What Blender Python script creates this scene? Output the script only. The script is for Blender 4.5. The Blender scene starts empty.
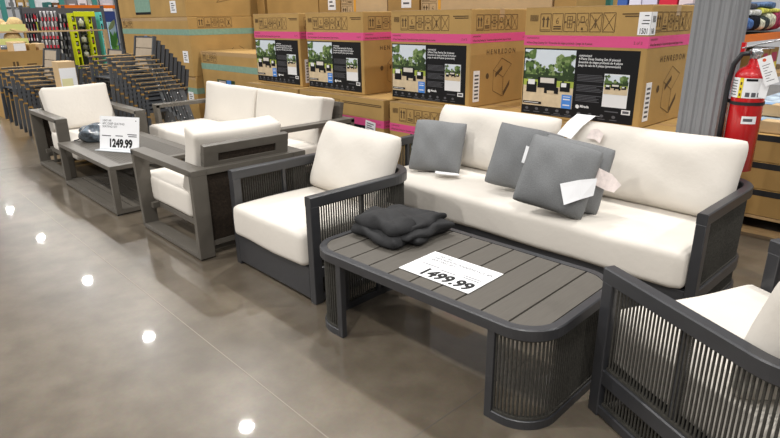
import bpy, bmesh, math, random
from mathutils import Vector, Matrix
random.seed(7)
C = bpy.context.scene.collection
PI = math.pi
# ------------------------------------------------------------------ materials
MATS = {}
def mat(name, col, rough=.5, spec=.5, metal=0., var=0., vscale=8., bump=0., bscale=60., coat=0., trans=0., alpha=1., stretch=None):
    m = bpy.data.materials.new(name); m.use_nodes = True
    nt = m.node_tree; b = nt.nodes['Principled BSDF']
    b.inputs['Base Color'].default_value = (*col, 1)
    b.inputs['Roughness'].default_value = rough
    b.inputs['Specular IOR Level'].default_value = spec
    b.inputs['Metallic'].default_value = metal
    b.inputs['Coat Weight'].default_value = coat
    b.inputs['Transmission Weight'].default_value = trans
    b.inputs['Alpha'].default_value = alpha
    if var or bump:
        tc = nt.nodes.new('ShaderNodeTexCoord'); src = tc.outputs['Object']
        if stretch:
            mp = nt.nodes.new('ShaderNodeMapping'); mp.inputs['Scale'].default_value = stretch
            nt.links.new(src, mp.inputs['Vector']); src = mp.outputs['Vector']
    if var:
        n = nt.nodes.new('ShaderNodeTexNoise'); n.inputs['Scale'].default_value = vscale; n.inputs['Detail'].default_value = 5
        r = nt.nodes.new('ShaderNodeValToRGB')
        r.color_ramp.elements[0].position = .3; r.color_ramp.elements[1].position = .7
        r.color_ramp.elements[0].color = (*[max(0, c*(1-var)) for c in col], 1)
        r.color_ramp.elements[1].color = (*[min(1, c*(1+var)) for c in col], 1)
        nt.links.new(src, n.inputs['Vector']); nt.links.new(n.outputs['Fac'], r.inputs['Fac'])
        nt.links.new(r.outputs['Color'], b.inputs['Base Color'])
    if bump:
        n = nt.nodes.new('ShaderNodeTexNoise'); n.inputs['Scale'].default_value = bscale; n.inputs['Detail'].default_value = 3
        bp = nt.nodes.new('ShaderNodeBump'); bp.inputs['Strength'].default_value = bump; bp.inputs['Distance'].default_value = .01
        nt.links.new(src, n.inputs['Vector']); nt.links.new(n.outputs['Fac'], bp.inputs['Height'])
        nt.links.new(bp.outputs['Normal'], b.inputs['Normal'])
    MATS[name] = m
    return m
M_char = mat('charcoal_metal', (.031, .0315, .035), .38, .7, var=.08, vscale=20)
M_rope = mat('rope', (.048, .045, .038), .7, .3, var=.3, vscale=90)
M_slat = mat('table_slat', (.100, .090, .076), .6, .35, var=.08, vscale=6, stretch=(30, 1.5, 30))
M_dark = mat('black_gap', (.012, .012, .012), .8, .2)
M_taupe = mat('taupe_metal', (.112, .100, .083), .45, .45, var=.06, vscale=14)
M_wick = mat('wicker', (.026, .018, .012), .75, .25, var=.35, vscale=70, bump=.5, bscale=80)
M_cream = mat('cream_fabric', (.70, .655, .59), .9, .15, var=.025, vscale=3, bump=.18, bscale=30)
M_grey = mat('grey_pillow', (.205, .210, .213), .95, .1, var=.10, vscale=180, bump=.25, bscale=160)
M_cloth = mat('dark_cover_cloth', (.022, .022, .023), .75, .3, var=.15, vscale=14, bump=.3, bscale=40)
M_paper = mat('white_paper', (.86, .86, .87), .6, .3)
M_pinkp = mat('pale_pink_tag', (.80, .70, .66), .7, .3, var=.12, vscale=40)
M_ink = mat('black_ink', (.02, .02, .02), .7, .2)
M_inkg = mat('grey_ink', (.11, .11, .12), .7, .2)
M_inkc = mat('carton_ink', (.11, .070, .035), .8, .2)
M_card = mat('carton_board', (.435, .272, .095), .75, .25, var=.10, vscale=3, bump=.08, bscale=5)
M_card2 = mat('carton_board_pale', (.56, .40, .22), .75, .25, var=.08, vscale=4)
M_card3 = mat('carton_board_ochre', (.40, .245, .085), .75, .25, var=.10, vscale=3)
M_tape = mat('packing_tape', (.50, .33, .16), .25, .5, coat=.3)
M_otape = mat('orange_tape', (.75, .36, .04), .4, .4)
M_pink = mat('pink_band', (.69, .085, .245), .6, .3)
M_teal = mat('teal_band', (.22, .36, .28), .6, .3, var=.1, vscale=20)
M_panel = mat('panel_black', (.009, .009, .010), .65, .2)
M_white = mat('white_print', (.8, .8, .8), .6, .3)
M_sky = mat('print_sky', (.68, .74, .80), .4, .4)
M_tr = [mat('print_leaf_dark', (.030, .055, .018), .4, .4), mat('print_leaf', (.10, .17, .045), .4, .4), mat('print_leaf_pale', (.23, .31, .12), .4, .4)]
M_lawn = mat('print_lawn', (.38, .46, .07), .4, .4)
M_sand = mat('print_sand', (.66, .53, .35), .4, .4, var=.12, vscale=14)
M_blue = mat('print_blue', (.07, .25, .70), .4, .4)
M_steel = mat('grey_painted_sheet', (.25, .255, .263), .40, .5, var=.05, vscale=2)
M_red = mat('red_enamel', (.58, .008, .012), .22, .6, coat=.5)
M_chrome = mat('bright_metal', (.62, .62, .63), .25, .5, metal=.9)
M_rub = mat('black_rubber', (.02, .02, .022), .5, .4)
M_yel = mat('yellow_print', (.80, .62, .02), .5, .4)
M_pal = mat('pale_pine', (.50, .33, .16), .8, .2, var=.2, vscale=6, stretch=(1, 8, 8))
M_orange = mat('orange_beam', (.72, .16, .008), .5, .3)
M_tealrack = mat('teal_rack_paint', (.05, .25, .22), .45, .5)
M_film = mat('blue_white_film', (.45, .58, .78), .25, .5, var=.5, vscale=14)
M_ltable = mat('pale_blue_laminate', (.62, .69, .73), .35, .5)
M_tan = mat('tan_slat', (.42, .34, .25), .6, .3, var=.08, vscale=8)
M_slate = mat('slate_metal', (.060, .066, .075), .4, .5)
M_slate2 = mat('slate_metal_pale', (.135, .145, .155), .4, .5)
M_wrap = mat('amber_wrap', (.36, .20, .05), .6, .3)
M_lime = mat('lime_plastic', (.60, .66, .01), .4, .4)
M_aqua = mat('aqua_plastic', (.14, .60, .60), .4, .4)
M_straw = mat('straw', (.62, .45, .22), .85, .2, var=.15, vscale=40, bump=.3, bscale=90)
M_strip = mat('pale_green_strip', (.66, .68, .25), .6, .3)
M_bag = mat('clear_bag', (.10, .125, .15), .10, .7, var=.8, vscale=22, bump=.8, bscale=18, coat=.6)
M_acryl = mat('acrylic_edge', (.75, .78, .80), .1, .6, coat=.5)
COL = {}
def flat(r, g, b, rough=.6):
    k = (round(r, 3), round(g, 3), round(b, 3))
    if k not in COL: COL[k] = mat('goods_%02d' % len(COL), k, rough, .35)
    return COL[k]
def floor_mat():
    m = bpy.data.materials.new('polished_concrete'); m.use_nodes = True
    nt = m.node_tree; b = nt.nodes['Principled BSDF']; L = nt.links.new
    tc = nt.nodes.new('ShaderNodeTexCoord')
    def noise(s, d, dist=0.):
        n = nt.nodes.new('ShaderNodeTexNoise'); n.inputs['Scale'].default_value = s; n.inputs['Detail'].default_value = d
        n.inputs['Distortion'].default_value = dist; L(tc.outputs['Object'], n.inputs['Vector']); return n
    n1 = noise(1.6, 3); n2 = noise(60, 4); n3 = noise(7, 4)
    r1 = nt.nodes.new('ShaderNodeValToRGB')
    r1.color_ramp.interpolation = 'EASE'; e = r1.color_ramp.elements; e[0].position = .22; e[0].color = (.118, .095, .068, 1); e[1].position = .78; e[1].color = (.205, .171, .129, 1)
    L(n1.outputs['Fac'], r1.inputs['Fac'])
    mx = nt.nodes.new('ShaderNodeMixRGB'); mx.blend_type = 'MULTIPLY'; mx.inputs['Fac'].default_value = .6
    r2 = nt.nodes.new('ShaderNodeValToRGB'); e = r2.color_ramp.elements
    r2.color_ramp.interpolation = 'EASE'; e[0].position = .25; e[0].color = (.66, .64, .62, 1); e[1].position = .75; e[1].color = (1.1, 1.1, 1.1, 1)
    L(n3.outputs['Fac'], r2.inputs['Fac']); L(r1.outputs['Color'], mx.inputs['Color1']); L(r2.outputs['Color'], mx.inputs['Color2'])
    mx2 = nt.nodes.new('ShaderNodeMixRGB'); mx2.blend_type = 'MULTIPLY'; mx2.inputs['Fac'].default_value = .25
    L(mx.outputs['Color'], mx2.inputs['Color1']); L(n2.outputs['Color'], mx2.inputs['Color2'])
    L(mx2.outputs['Color'], b.inputs['Base Color'])
    rr = nt.nodes.new('ShaderNodeMapRange'); rr.inputs['To Min'].default_value = .275; rr.inputs['To Max'].default_value = .34
    L(n1.outputs['Fac'], rr.inputs['Value']); L(rr.outputs['Result'], b.inputs['Roughness'])
    b.inputs['Specular IOR Level'].default_value = .30
    b.inputs['Coat Weight'].default_value = .50; b.inputs['Coat Roughness'].default_value = .03
    return m
M_floor = floor_mat()
# ------------------------------------------------------------------ mesh builder
class MB:
    def __init__(s): s.v = []; s.f = []; s.mi = []; s.mats = []; s.sm = []
    def m(s, material):
        if material not in s.mats: s.mats.append(material)
        return s.mats.index(material)
    def add(s, vs, fs, material, T=None, smooth=False):
        o = len(s.v); k = s.m(material)
        s.v += [(T @ Vector(p)) if T else Vector(p) for p in vs]
        for f in fs: s.f.append([i+o for i in f]); s.mi.append(k); s.sm.append(smooth)
        return s
    def box(s, c, d, material, T=None, bev=0.):
        if bev <= 0:
            x, y, z = [q/2 for q in d]
            vs = [(c[0]+a*x, c[1]+b*y, c[2]+e*z) for a in (-1, 1) for b in (-1, 1) for e in (-1, 1)]
            return s.add(vs, [(0, 1, 3, 2), (4, 6, 7, 5), (0, 4, 5, 1), (2, 3, 7, 6), (0, 2, 6, 4), (1, 5, 7, 3)], material, T)
        bm = bmesh.new(); bmesh.ops.create_cube(bm, size=1)
        for v in bm.verts: v.co = Vector((v.co.x*d[0]+c[0], v.co.y*d[1]+c[1], v.co.z*d[2]+c[2]))
        bmesh.ops.bevel(bm, geom=bm.edges[:], offset=bev, segments=2, affect='EDGES', profile=.5)
        return s.bm(bm, material, T, False)
    def bm(s, bm, material, T=None, smooth=True):
        bm.verts.index_update()
        s.add([v.co.copy() for v in bm.verts], [[v.index for v in f.verts] for f in bm.faces], material, T, smooth)
        bm.free(); return s
    def box2(s, a, b, material, T=None, bev=0.):
        return s.box([(p+q)/2 for p, q in zip(a, b)], [abs(q-p) for p, q in zip(a, b)], material, T, bev)
    def bar(s, p, q, w, h, material, up=(0, 0, 1), bev=0., T=None):
        p, q = Vector(p), Vector(q); d = q-p; L = d.length; d.normalize()
        up = Vector(up)
        if abs(d.dot(up)) > .99: up = Vector((0, 1, 0))
        x = d.cross(up).normalized(); z = x.cross(d).normalized()
        R = Matrix((x, d, z)).transposed().to_4x4(); R.translation = (p+q)/2
        return s.box((0, 0, 0), (w, L, h), material, (T @ R) if T else R, bev)
    def tube(s, path, r, material, n=8, T=None, caps=True, smooth=True):
        path = [Vector(p) for p in path]; vs = []; fs = []; N = len(path); prev = None
        for i, p in enumerate(path):
            d = (path[min(i+1, N-1)]-path[max(i-1, 0)]).normalized()
            if prev is None: a = d.orthogonal().normalized()
            else: a = (prev-d*prev.dot(d)).normalized()
            prev = a; b = d.cross(a); rr = r[i] if isinstance(r, (list, tuple)) else r
            vs += [p+(a*math.cos(t)+b*math.sin(t))*rr for t in [2*PI*k/n for k in range(n)]]
        for i in range(N-1):
            for k in range(n): fs.append((i*n+k, i*n+(k+1) % n, (i+1)*n+(k+1) % n, (i+1)*n+k))
        if caps: fs.append(tuple(range(n))[::-1]); fs.append(tuple((N-1)*n+k for k in range(n)))
        return s.add(vs, fs, material, T, smooth)
    def lathe(s, prof, material, n=24, T=None):
        vs = []; fs = []
        for r, z in prof: vs += [(r*math.cos(2*PI*k/n), r*math.sin(2*PI*k/n), z) for k in range(n)]
        for i in range(len(prof)-1):
            for k in range(n): fs.append((i*n+k, i*n+(k+1) % n, (i+1)*n+(k+1) % n, (i+1)*n+k))
        fs.append(tuple(range(n))[::-1]); fs.append(tuple((len(prof)-1)*n+k for k in range(n)))
        return s.add(vs, fs, material, T, True)
    def sweep(s, path, prof, material, T=None, closed=False, nrm=None):
        # path: list of (x, y); prof: closed list of (a, z), a measured along the path's left normal
        P = [Vector(p) for p in path]; N = len(P); k = len(prof); vs = []; fs = []
        for i in range(N):
            d = P[(i+1) % N]-P[i-1] if closed else P[min(i+1, N-1)]-P[max(i-1, 0)]
            d.normalize(); n = Vector((-d.y, d.x))
            for a, z in prof: vs.append((P[i].x+n.x*a, P[i].y+n.y*a, z))
        for i in range(N if closed else N-1):
            j = (i+1) % N
            for q in range(k): fs.append((i*k+q, i*k+(q+1) % k, j*k+(q+1) % k, j*k+q))
        if not closed: fs.append(tuple(range(k))[::-1]); fs.append(tuple((N-1)*k+q for q in range(k)))
        return s.add(vs, fs, material, T)
    def prism(s, poly, z0, z1, material, T=None):
        n = len(poly); vs = [(x, y, z0) for x, y in poly]+[(x, y, z1) for x, y in poly]
        fs = [tuple(range(n))[::-1], tuple(range(n, 2*n))]+[(i, (i+1) % n, n+(i+1) % n, n+i) for i in range(n)]
        return s.add(vs, fs, material, T)
    def stroke(s, p, q, w, material, T):          # flat printed line in the local xz plane
        p, q = Vector((p[0], 0, p[1])), Vector((q[0], 0, q[1])); d = (q-p).normalized(); n = Vector((-d.z, 0, d.x))*w/2
        return s.add([p-n, q-n, q+n, p+n], [(0, 1, 2, 3)], material, T)
    def rect(s, x0, z0, x1, z1, material, T=None, y=0.):
        return s.add([(x0, y, z0), (x1, y, z0), (x1, y, z1), (x0, y, z1)], [(0, 1, 2, 3)], material, T)
    def blob(s, cx, cz, rx, rz, material, T=None, y=0., n=11, j=.25):
        pts = []
        for k in range(n):
            a = 2*PI*k/n; q = 1+random.uniform(-j, j); pts.append((cx+rx*q*math.cos(a), y, cz+rz*q*math.sin(a)))
        return s.add(pts, [tuple(range(n))], material, T)
    def build(s, name, parent=None, loc=None, rot=None, auto=False):
        me = bpy.data.meshes.new(name); me.from_pydata([tuple(v) for v in s.v], [], s.f)
        for q in s.mats: me.materials.append(q)
        for p, k, sm in zip(me.polygons, s.mi, s.sm): p.material_index = k; p.use_smooth = sm
        bm = bmesh.new(); bm.from_mesh(me); bmesh.ops.recalc_face_normals(bm, faces=bm.faces[:]); bm.to_mesh(me); bm.free()
        o = bpy.data.objects.new(name, me); C.objects.link(o)
        if parent: o.parent = parent
        if loc is not None: o.location = loc
        if rot is not None: o.rotation_euler = rot
        return o
def tag(o, label, cat, group=None, kind=None):
    o['label'] = label; o['category'] = cat
    if group: o['group'] = group
    if kind: o['kind'] = kind
    return o
def thing(name, label, cat, loc=(0, 0, 0), rz=0., group=None, rot=None):
    o = bpy.data.objects.new(name, None); C.objects.link(o); o.empty_display_size = .1
    o.location = loc; o.rotation_euler = rot if rot else (0, 0, rz)
    return tag(o, label, cat, group)
def struct(o): o['kind'] = 'structure'; return o
KIDS = {}
def kids(o): return [c for c in bpy.data.objects if c.parent == o]
def dup(o, loc=None, rz=None, label=None, group=None, parent=None):
    c = o.copy(); C.objects.link(c)
    if parent: c.parent = parent
    for k in kids(o): dup(k, parent=c)
    if loc is not None: c.location = loc
    if rz is not None: c.rotation_euler = (0, 0, rz)
    if label: c['label'] = label
    if group: c['group'] = group
    return c
def Tm(loc=(0, 0, 0), rx=0., ry=0., rz=0.):
    return Matrix.Translation(loc) @ Matrix.Rotation(rz, 4, 'Z') @ Matrix.Rotation(ry, 4, 'Y') @ Matrix.Rotation(rx, 4, 'X')
def textmesh(body, size, material, parent, T, name='lettering', bold=0., sx=1., align='LEFT'):
    cu = bpy.data.curves.new(name, 'FONT'); cu.body = body; cu.size = size; cu.align_x = align; cu.offset = bold
    cu.fill_mode = 'BOTH'; cu.resolution_u = 3
    ob = bpy.data.objects.new(name, cu); C.objects.link(ob)
    dg = bpy.context.evaluated_depsgraph_get(); dg.update()
    me = bpy.data.meshes.new_from_object(ob.evaluated_get(dg)); bpy.data.objects.remove(ob); bpy.data.curves.remove(cu)
    me.materials.clear(); me.materials.append(material)
    me.transform(T @ Matrix.Diagonal((sx, 1, 1, 1)))
    me.name = name
    o = bpy.data.objects.new(name, me); C.objects.link(o); o.parent = parent
    return o
FR = Matrix.Rotation(PI/2, 4, 'X')              # text plane -> a face looking to -Y
SR = Matrix.Rotation(PI/2, 4, 'Z') @ FR         # text plane -> a face looking to +X
# ------------------------------------------------------------------ soft shapes
def cushion(w, d, h, r, puff, material, T=None, mb=None, n=14, wob=.004, seed=0, ax='z', wrk=0.):
    rnd = random.Random(seed); ph = [rnd.uniform(0, 6) for _ in range(9)]
    bm = bmesh.new(); bmesh.ops.create_cube(bm, size=2)
    bmesh.ops.subdivide_edges(bm, edges=bm.edges[:], cuts=n, use_grid_fill=True)
    H = Vector((w/2, d/2, h/2))
    for v in bm.verts:
        p = [math.copysign(abs(c)**.62, c) if abs(c) < .999 else c for c in v.co]
        p = Vector((p[0]*H.x, p[1]*H.y, p[2]*H.z))
        q = Vector([max(-(H[i]-r), min(H[i]-r, p[i])) for i in range(3)]); e = p-q
        if e.length > 1e-6: p = q+e.normalized()*r
        u, vv, s_ = p.x/H.x, p.y/H.y, p.z/H.z
        if ax == 'z':
            p.z += puff*s_*(1-u*u)*(1-vv*vv)
            p.x += .35*puff*u*(1-s_*s_); p.y += .35*puff*vv*(1-s_*s_)
            p.z += wob*s_*math.sin(9*p.x+ph[0])*math.sin(7*p.y+ph[1])
            p.y += wob*math.sin(11*p.x+ph[2]+5*p.z)
        else:
            p.y += puff*vv*(1-u*u)*(1-s_*s_)
            p.x -= .012*u*abs(u)*(1-s_*s_); p.z -= .009*s_*abs(s_)*(1-u*u)
            p.y += wob*vv*math.sin(9*p.x+ph[0])*math.sin(11*p.z+ph[1]); p.z += wob*math.sin(8*p.x+ph[2])
            p.x += wob*math.sin(9*p.z+ph[3])
        if wrk:
            g = abs(math.sin(10*p.x+6*p.y+ph[3]+2*math.sin(9*p.y)))+.7*abs(math.sin(19*p.x-13*p.y+ph[4]))+.5*abs(math.sin(26*p.y+8*p.z+ph[5]))
            p.z += wrk*(g-1.0)*(s_*.5+.5); p.x += wrk*1.2*math.sin(30*p.y+ph[6]+40*p.z); p.y += wrk*1.2*math.sin(26*p.x+ph[7]+34*p.z)
        v.co = p
    (mb or (mb := MB())).bm(bm, material, T); return mb
def pillow(w, h, t, material, T=None, mb=None, n=22, p=2.6, pinch=.07, seed=0, wr=.006, flat=0.):
    # lies in the local xz plane, thickness along y
    rnd = random.Random(seed); ph = [rnd.uniform(0, 6) for _ in range(8)]; mb = mb or MB()
    vs = []; fs = []; ix = {}
    def pt(i, j, sgn):
        u, v = -1+2*i/n, -1+2*j/n
        uu = math.copysign(abs(u)**.8, u); vv = math.copysign(abs(v)**.8, v)
        x = uu*w/2*(1-pinch*(1-vv*vv)*abs(uu)**3); z = vv*h/2*(1-pinch*(1-uu*uu)*abs(vv)**3)
        th = ((1-abs(uu)**p)*(1-abs(vv)**p))
        th = max(0, th)**.55
        y = sgn*t/2*th*(1+.0) + flat*sgn*th
        y += wr*th*(math.sin(14*x/w+ph[0]+3*z/h)*math.sin(9*z/h+ph[1]))
        crn = (abs(uu)*abs(vv))**5; x *= 1-.05*crn; z *= 1-.05*crn
        y += wr*1.5*math.sin(ph[2]+4*uu)*abs(vv)**4
        return (x, y, z)
    for sgn in (1, -1):
        for i in range(n+1):
            for j in range(n+1):
                edge = i in (0, n) or j in (0, n)
                k = (i, j, 0 if edge else sgn)
                if k not in ix: ix[k] = len(vs); vs.append(pt(i, j, sgn))
        for i in range(n):
            for j in range(n):
                f = []
                for a, b in ((i, j), (i+1, j), (i+1, j+1), (i, j+1)):
                    e = a in (0, n) or b in (0, n); f.append(ix[(a, b, 0 if e else sgn)])
                if len(set(f)) >= 3: fs.append(tuple(f) if sgn < 0 else tuple(f[::-1]))
    mb.add(vs, fs, material, T, True); return mb
def arc(cx, cy, r, a0, a1, n): return [(cx+r*math.cos(a0+(a1-a0)*k/n), cy+r*math.sin(a0+(a1-a0)*k/n)) for k in range(n+1)]
def rrect(x0, y0, x1, y1, r, n=10):
    return arc(x1-r, y1-r, r, 0, PI/2, n)+arc(x0+r, y1-r, r, PI/2, PI, n)+arc(x0+r, y0+r, r, PI, 1.5*PI, n)+arc(x1-r, y0+r, r, 1.5*PI, 2*PI, n)
def along(path, step):                            # evenly spaced points on an open polyline
    P = [Vector(p) for p in path]; out = []; s = 0.; nxt = step/2
    for a, b in zip(P, P[1:]):
        L = (b-a).length
        while nxt <= s+L: out.append(a+(b-a)*((nxt-s)/L)); nxt += step
        s += L
    return out
# ------------------------------------------------------------------ the setting
b = MB(); b.box2((-42, -8, -.1), (8, 15, 0), M_floor); struct(b.build('floor'))
b = MB()
for s in (1,): b.box2((-42, 1.053, .0), (8, 1.058, .0006), flat(.235, .205, .168)); b.box2((-1.257, -8, 0), (-1.252, 15, .0006), flat(.10, .085, .07)); b.box2((-7.3, -8, 0), (-7.294, 15, .0006), flat(.10, .085, .07))
struct(b.build('trim_1'))
M_wall = mat('warehouse_wall', (.62, .63, .65), .7, .3, var=.04, vscale=1)
for nm, a, c in (('wall_left', (-42.2, -8, 0), (-42, 15, 9)), ('wall_back', (-42, 15, 0), (8, 15.2, 9))):
    b = MB(); b.box2(a, c, M_wall); struct(b.build(nm))
# ------------------------------------------------------------------ rope woven seating
ARM = .62
def ushape(W, D, R, c, n=12):
    return [(-W/2+c, 0), (-W/2+c, D-R)]+arc(-W/2+R, D-R, R-c, PI, PI/2, n)[1:]+arc(W/2-R, D-R, R-c, PI/2, 0, n)+[(W/2-c, 0)]
def prof(t, z0, z1, ch=.005):
    h = t/2
    return [(-h, z0), (h, z0), (h, z1-ch), (h-ch, z1), (-h+ch, z1), (-h, z1-ch)]
def ropes(path, z0, z1, pitch, r, mb):
    for p in along(path, pitch): mb.tube([(p.x, p.y, z0), (p.x, p.y, z1)], r, M_rope, 6, caps=False)
    return mb
def woven_seat(name, label, cat, W, D, loc, rz):
    t = thing(name, label, cat, loc, rz)
    R, T = .22, .05
    U = ushape(W, D, R, T/2)
    MB().sweep(U, prof(T, .565, ARM), M_char).build('top_rail', t)
    U2 = ushape(W, D, R, T/2+.002); U2[0] = (U2[0][0], .05); U2[-1] = (U2[-1][0], .05)
    MB().sweep(U2, prof(T-.004, .150, .212), M_char).build('middle_rail', t)
    MB().sweep(U2, prof(T-.004, .012, .050), M_char).build('bottom_rail', t)
    for s in (-1, 1):
        MB().box2((s*(W/2), 0, 0), (s*(W/2-T), .055, .566), M_char, bev=.004).build('front_post', t)
    inner = ushape(W, D, R, .022)
    inner[0] = (inner[0][0], .06); inner[-1] = (inner[-1][0], .06)
    ropes(inner, .205, .57, .0165, .0046, MB()).build('upper_rope_panel', t)
    ropes(inner, .045, .155, .0165, .0046, MB()).build('lower_rope_panel', t)
    b = MB()                                            # the two cords that bind the ropes along the rails
    for z in (.560, .217, .144, .056): b.sweep(inner, [(-.007, z-.006), (.007, z-.006), (.007, z+.006), (-.007, z+.006)], M_rope)
    b.build('binding_cord', t)
    for x, y in ((-W/2+.034, D*.45), (W/2-.034, D*.45), (-W/2+.10, D-.10), (W/2-.10, D-.10)):
        MB().box2((x-.011, y-.011, .2), (x+.011, y+.011, .575), M_char).build('upright', t)
    for k in range(1, max(2, round(W/.6))):
        x = -W/2+W*k/max(2, round(W/.6)); MB().box2((x-.011, D-.045, .2), (x+.011, D-.023, .575), M_char).build('upright', t)
    MB().box2((-W/2+T, .0, .025), (W/2-T, .03, .212), M_char, bev=.003).build('front_panel', t)
    MB().box2((-W/2+T+.003, .03, .16), (W/2-T-.003, D-.09, .20), M_dark).build('seat_deck', t)
    return t
def back_pillow(parent, w, h, t, loc, lean, yaw=0., roll=0., seed=0, pinch=.05, p=3.4, name='back_cushion', m=None):
    o = pillow(w, h, t, m or M_cream, p=p, pinch=pinch, seed=seed, wr=.007, n=26).build(name, parent)
    o.matrix_local = Matrix.Translation(loc) @ Matrix.Rotation(yaw, 4, 'Z') @ Matrix.Rotation(-lean, 4, 'X') @ Matrix.Rotation(roll, 4, 'Y')
    return o
# armchair left of the table
ac = woven_seat('woven_armchair', 'charcoal rope-sided armchair with cream cushions, left of the dark slatted table', 'armchair', .86, .84, (-2.805, 1.668, 0), 0)
cushion(.745, .74, .205, .036, .012, M_cream, Tm((0, .335, .313)), seed=1).build('seat_cushion', ac)
back_pillow(ac, .745, .47, .22, (-.0, .655, .622), .38, roll=.03, seed=3, pinch=.03)
# armchair at the right edge
ac2 = woven_seat('woven_armchair', 'charcoal rope-sided armchair at right front, turned to face the slatted table', 'armchair', .86, .84, (-.704, 2.306, 0), math.radians(-115.2))
cushion(.745, .74, .205, .036, .012, M_cream, Tm((0, .335, .313)), seed=4).build('seat_cushion', ac2)
back_pillow(ac2, .77, .49, .23, (0, .60, .64), .27, seed=5, pinch=.03)
# sofa
SW, SD = 2.37, .84
sofa = woven_seat('woven_sofa', 'long charcoal rope-sided sofa with cream cushions in front of the pink-striped cartons', 'sofa', SW, SD, (-2.015, 2.80, 0), 0)
cushion(SW-.115, .76, .205, .042, .012, M_cream, Tm((0, .345, .313)), seed=6, n=22).build('seat_cushion', sofa)
b1 = back_pillow(sofa, 1.09, .47, .23, (-.555, .655, .628), .34, seed=7, pinch=.03, p=4.2)
b2 = back_pillow(sofa, 1.09, .47, .23, (.580, .650, .630), .34, seed=8, pinch=.03, p=4.2)
def slip(parent, pts, material, name, T=None, th=.0015):  # a folded paper tag: a bent strip given as pairs of edge points
    mb = MB(); vs = [Vector(p) for pr in pts for p in pr]; n = len(pts)
    a = vs; nrm = (a[2]-a[0]).cross(a[1]-a[0]).normalized()*th
    allv = a+[v+nrm for v in a]; k = len(a); fs = []
    for i in range(n-1):
        q = (2*i, 2*i+1, 2*i+3, 2*i+2); fs += [q, tuple(k+j for j in q[::-1])]
        fs += [(2*i, 2*i+2, k+2*i+2, k+2*i), (2*i+1, k+2*i+1, k+2*i+3, 2*i+3)]
    fs += [(0, k, k+1, 1), (k-2, k-1, 2*k-1, 2*k-2)]
    return mb.add(allv, fs, material, T).build(name, parent)
# ------------------------------------------------------------------ slatted rope-sided coffee table
TC = (-1.592, 1.898); TW, TD, TH, TR = 1.325, .682, .437, .165
tb = thing('coffee_table', 'low charcoal coffee table with taupe slatted top and rope-wrapped curved ends', 'coffee table', (TC[0], TC[1], 0), math.radians(2.0))
ro = rrect(-TW/2, -TD/2, TW/2, TD/2, TR, 12); ri = rrect(-TW/2+.036, -TD/2+.036, TW/2-.036, TD/2-.036, TR-.036, 12)
b = MB(); n = len(ro); vs = []; fs = []
for (xo, yo), (xi, yi) in zip(ro, ri):
    dx, dy = xi-xo, yi-yo; q = .12
    vs += [(xo, yo, TH-.045), (xo, yo, TH-.005), (xo+dx*q, yo+dy*q, TH), (xi, yi, TH), (xi, yi, TH-.045)]
for i in range(n):
    j = (i+1) % n
    for k in range(5): fs.append((i*5+k, i*5+(k+1) % 5, j*5+(k+1) % 5, j*5+k))
b.add(vs, fs, M_char); b.build('rim', tb)
b = MB(); X0 = -TW/2+.038; pitch = (TW-.076)/10
def ylim(x):
    r = TR-.036; a = TW/2-.036-r; d = max(0, abs(x)-a)
    return TD/2-.038-(r-math.sqrt(max(0, r*r-d*d)))
for k in range(10):
    xa, xb = X0+k*pitch+.0045, X0+(k+1)*pitch-.0045; xs = [xa+(xb-xa)*i/12 for i in range(13)]
    if k == 0: xs = [xa+(xb-xa)*(i/12)**2 for i in range(13)]
    if k == 9: xs = [xb-(xb-xa)*(1-i/12)**2 for i in range(13)]
    b.prism([(x, -ylim(x)) for x in xs]+[(x, ylim(x)) for x in xs[::-1]], TH-.025, TH-.002, M_slat)
b.build('slatted_top', tb)
b = MB(); b.prism(rrect(-TW/2+.04, -TD/2+.04, TW/2-.04, TD/2-.04, TR-.04, 8), TH-.044, TH-.03, M_dark); b.build('under_panel', tb)
for s in (-1, 1):
    xs = .456 if s > 0 else .446
    def endpath(c):
        p = [(xs, -TD/2+c)]+arc(TW/2-TR, -TD/2+TR, TR-c, -PI/2, 0, 12)+arc(TW/2-TR, TD/2-TR, TR-c, 0, PI/2, 12)+[(xs, TD/2-c)]
        return p if s > 0 else [(-x, y) for x, y in p[::-1]]
    leg = MB().sweep(endpath(.022), prof(.028, .0, .038, .003), M_char).build('end_base', tb)
    for y in (-TD/2+.022, TD/2-.022):
        MB().box2((s*(xs-.028), y-.015, 0), (s*(xs+.006), y+.015, TH-.04), M_char, bev=.003).build('end_post', tb)
    b = ropes(endpath(.022), .034, TH-.04, .0165, .0046, MB())
    for z in (.044, TH-.052): b.sweep(endpath(.022), [(-.008, z-.005), (.008, z-.005), (.008, z+.005), (-.008, z+.005)], M_rope)
    b.build('rope_panel', tb)
    for y in (-.12, .12):
        MB().box2((s*(TW/2-.034)-.011, y-.011, .03), (s*(TW/2-.034)+.011, y+.011, TH-.044), M_char).build('upright', tb)
# price card lying on the table
pc = thing('price_card', 'white price card reading 1499.99 lying flat on the dark slatted coffee table', 'price sign', (-1.525, 1.797, TH), math.radians(2.6))
MB().box((0, 0, .002), (.385, .255, .002), M_paper).build('card', pc)
Z = Matrix.Translation((0, 0, .0034))
textmesh('1499.99', .096, M_ink, pc, Tm((-.098, -.110, .0034)), 'price_lettering', .0042, .88)
textmesh('1501168\nHENREDON ANNANDALE 4PC\nSEATING SET', .025, M_inkg, pc, Tm((-.145, .088, .0034)), 'description_lettering', .0004, .95)
textmesh('1999.99 - 500\nVALID NOW', .014, M_inkg, pc, Tm((.07, -.012, .0034)), 'small_lettering') if False else None
b = MB()
for k, (x0, x1, y) in enumerate(((-.15, -.05, -.01), (.075, .165, .0), (.085, .165, -.017), (-.04, .05, -.022))): b.box2((x0, y-.003, .003), (x1, y+.003, .0034), M_inkg)
b.build('fine_print', pc)
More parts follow.
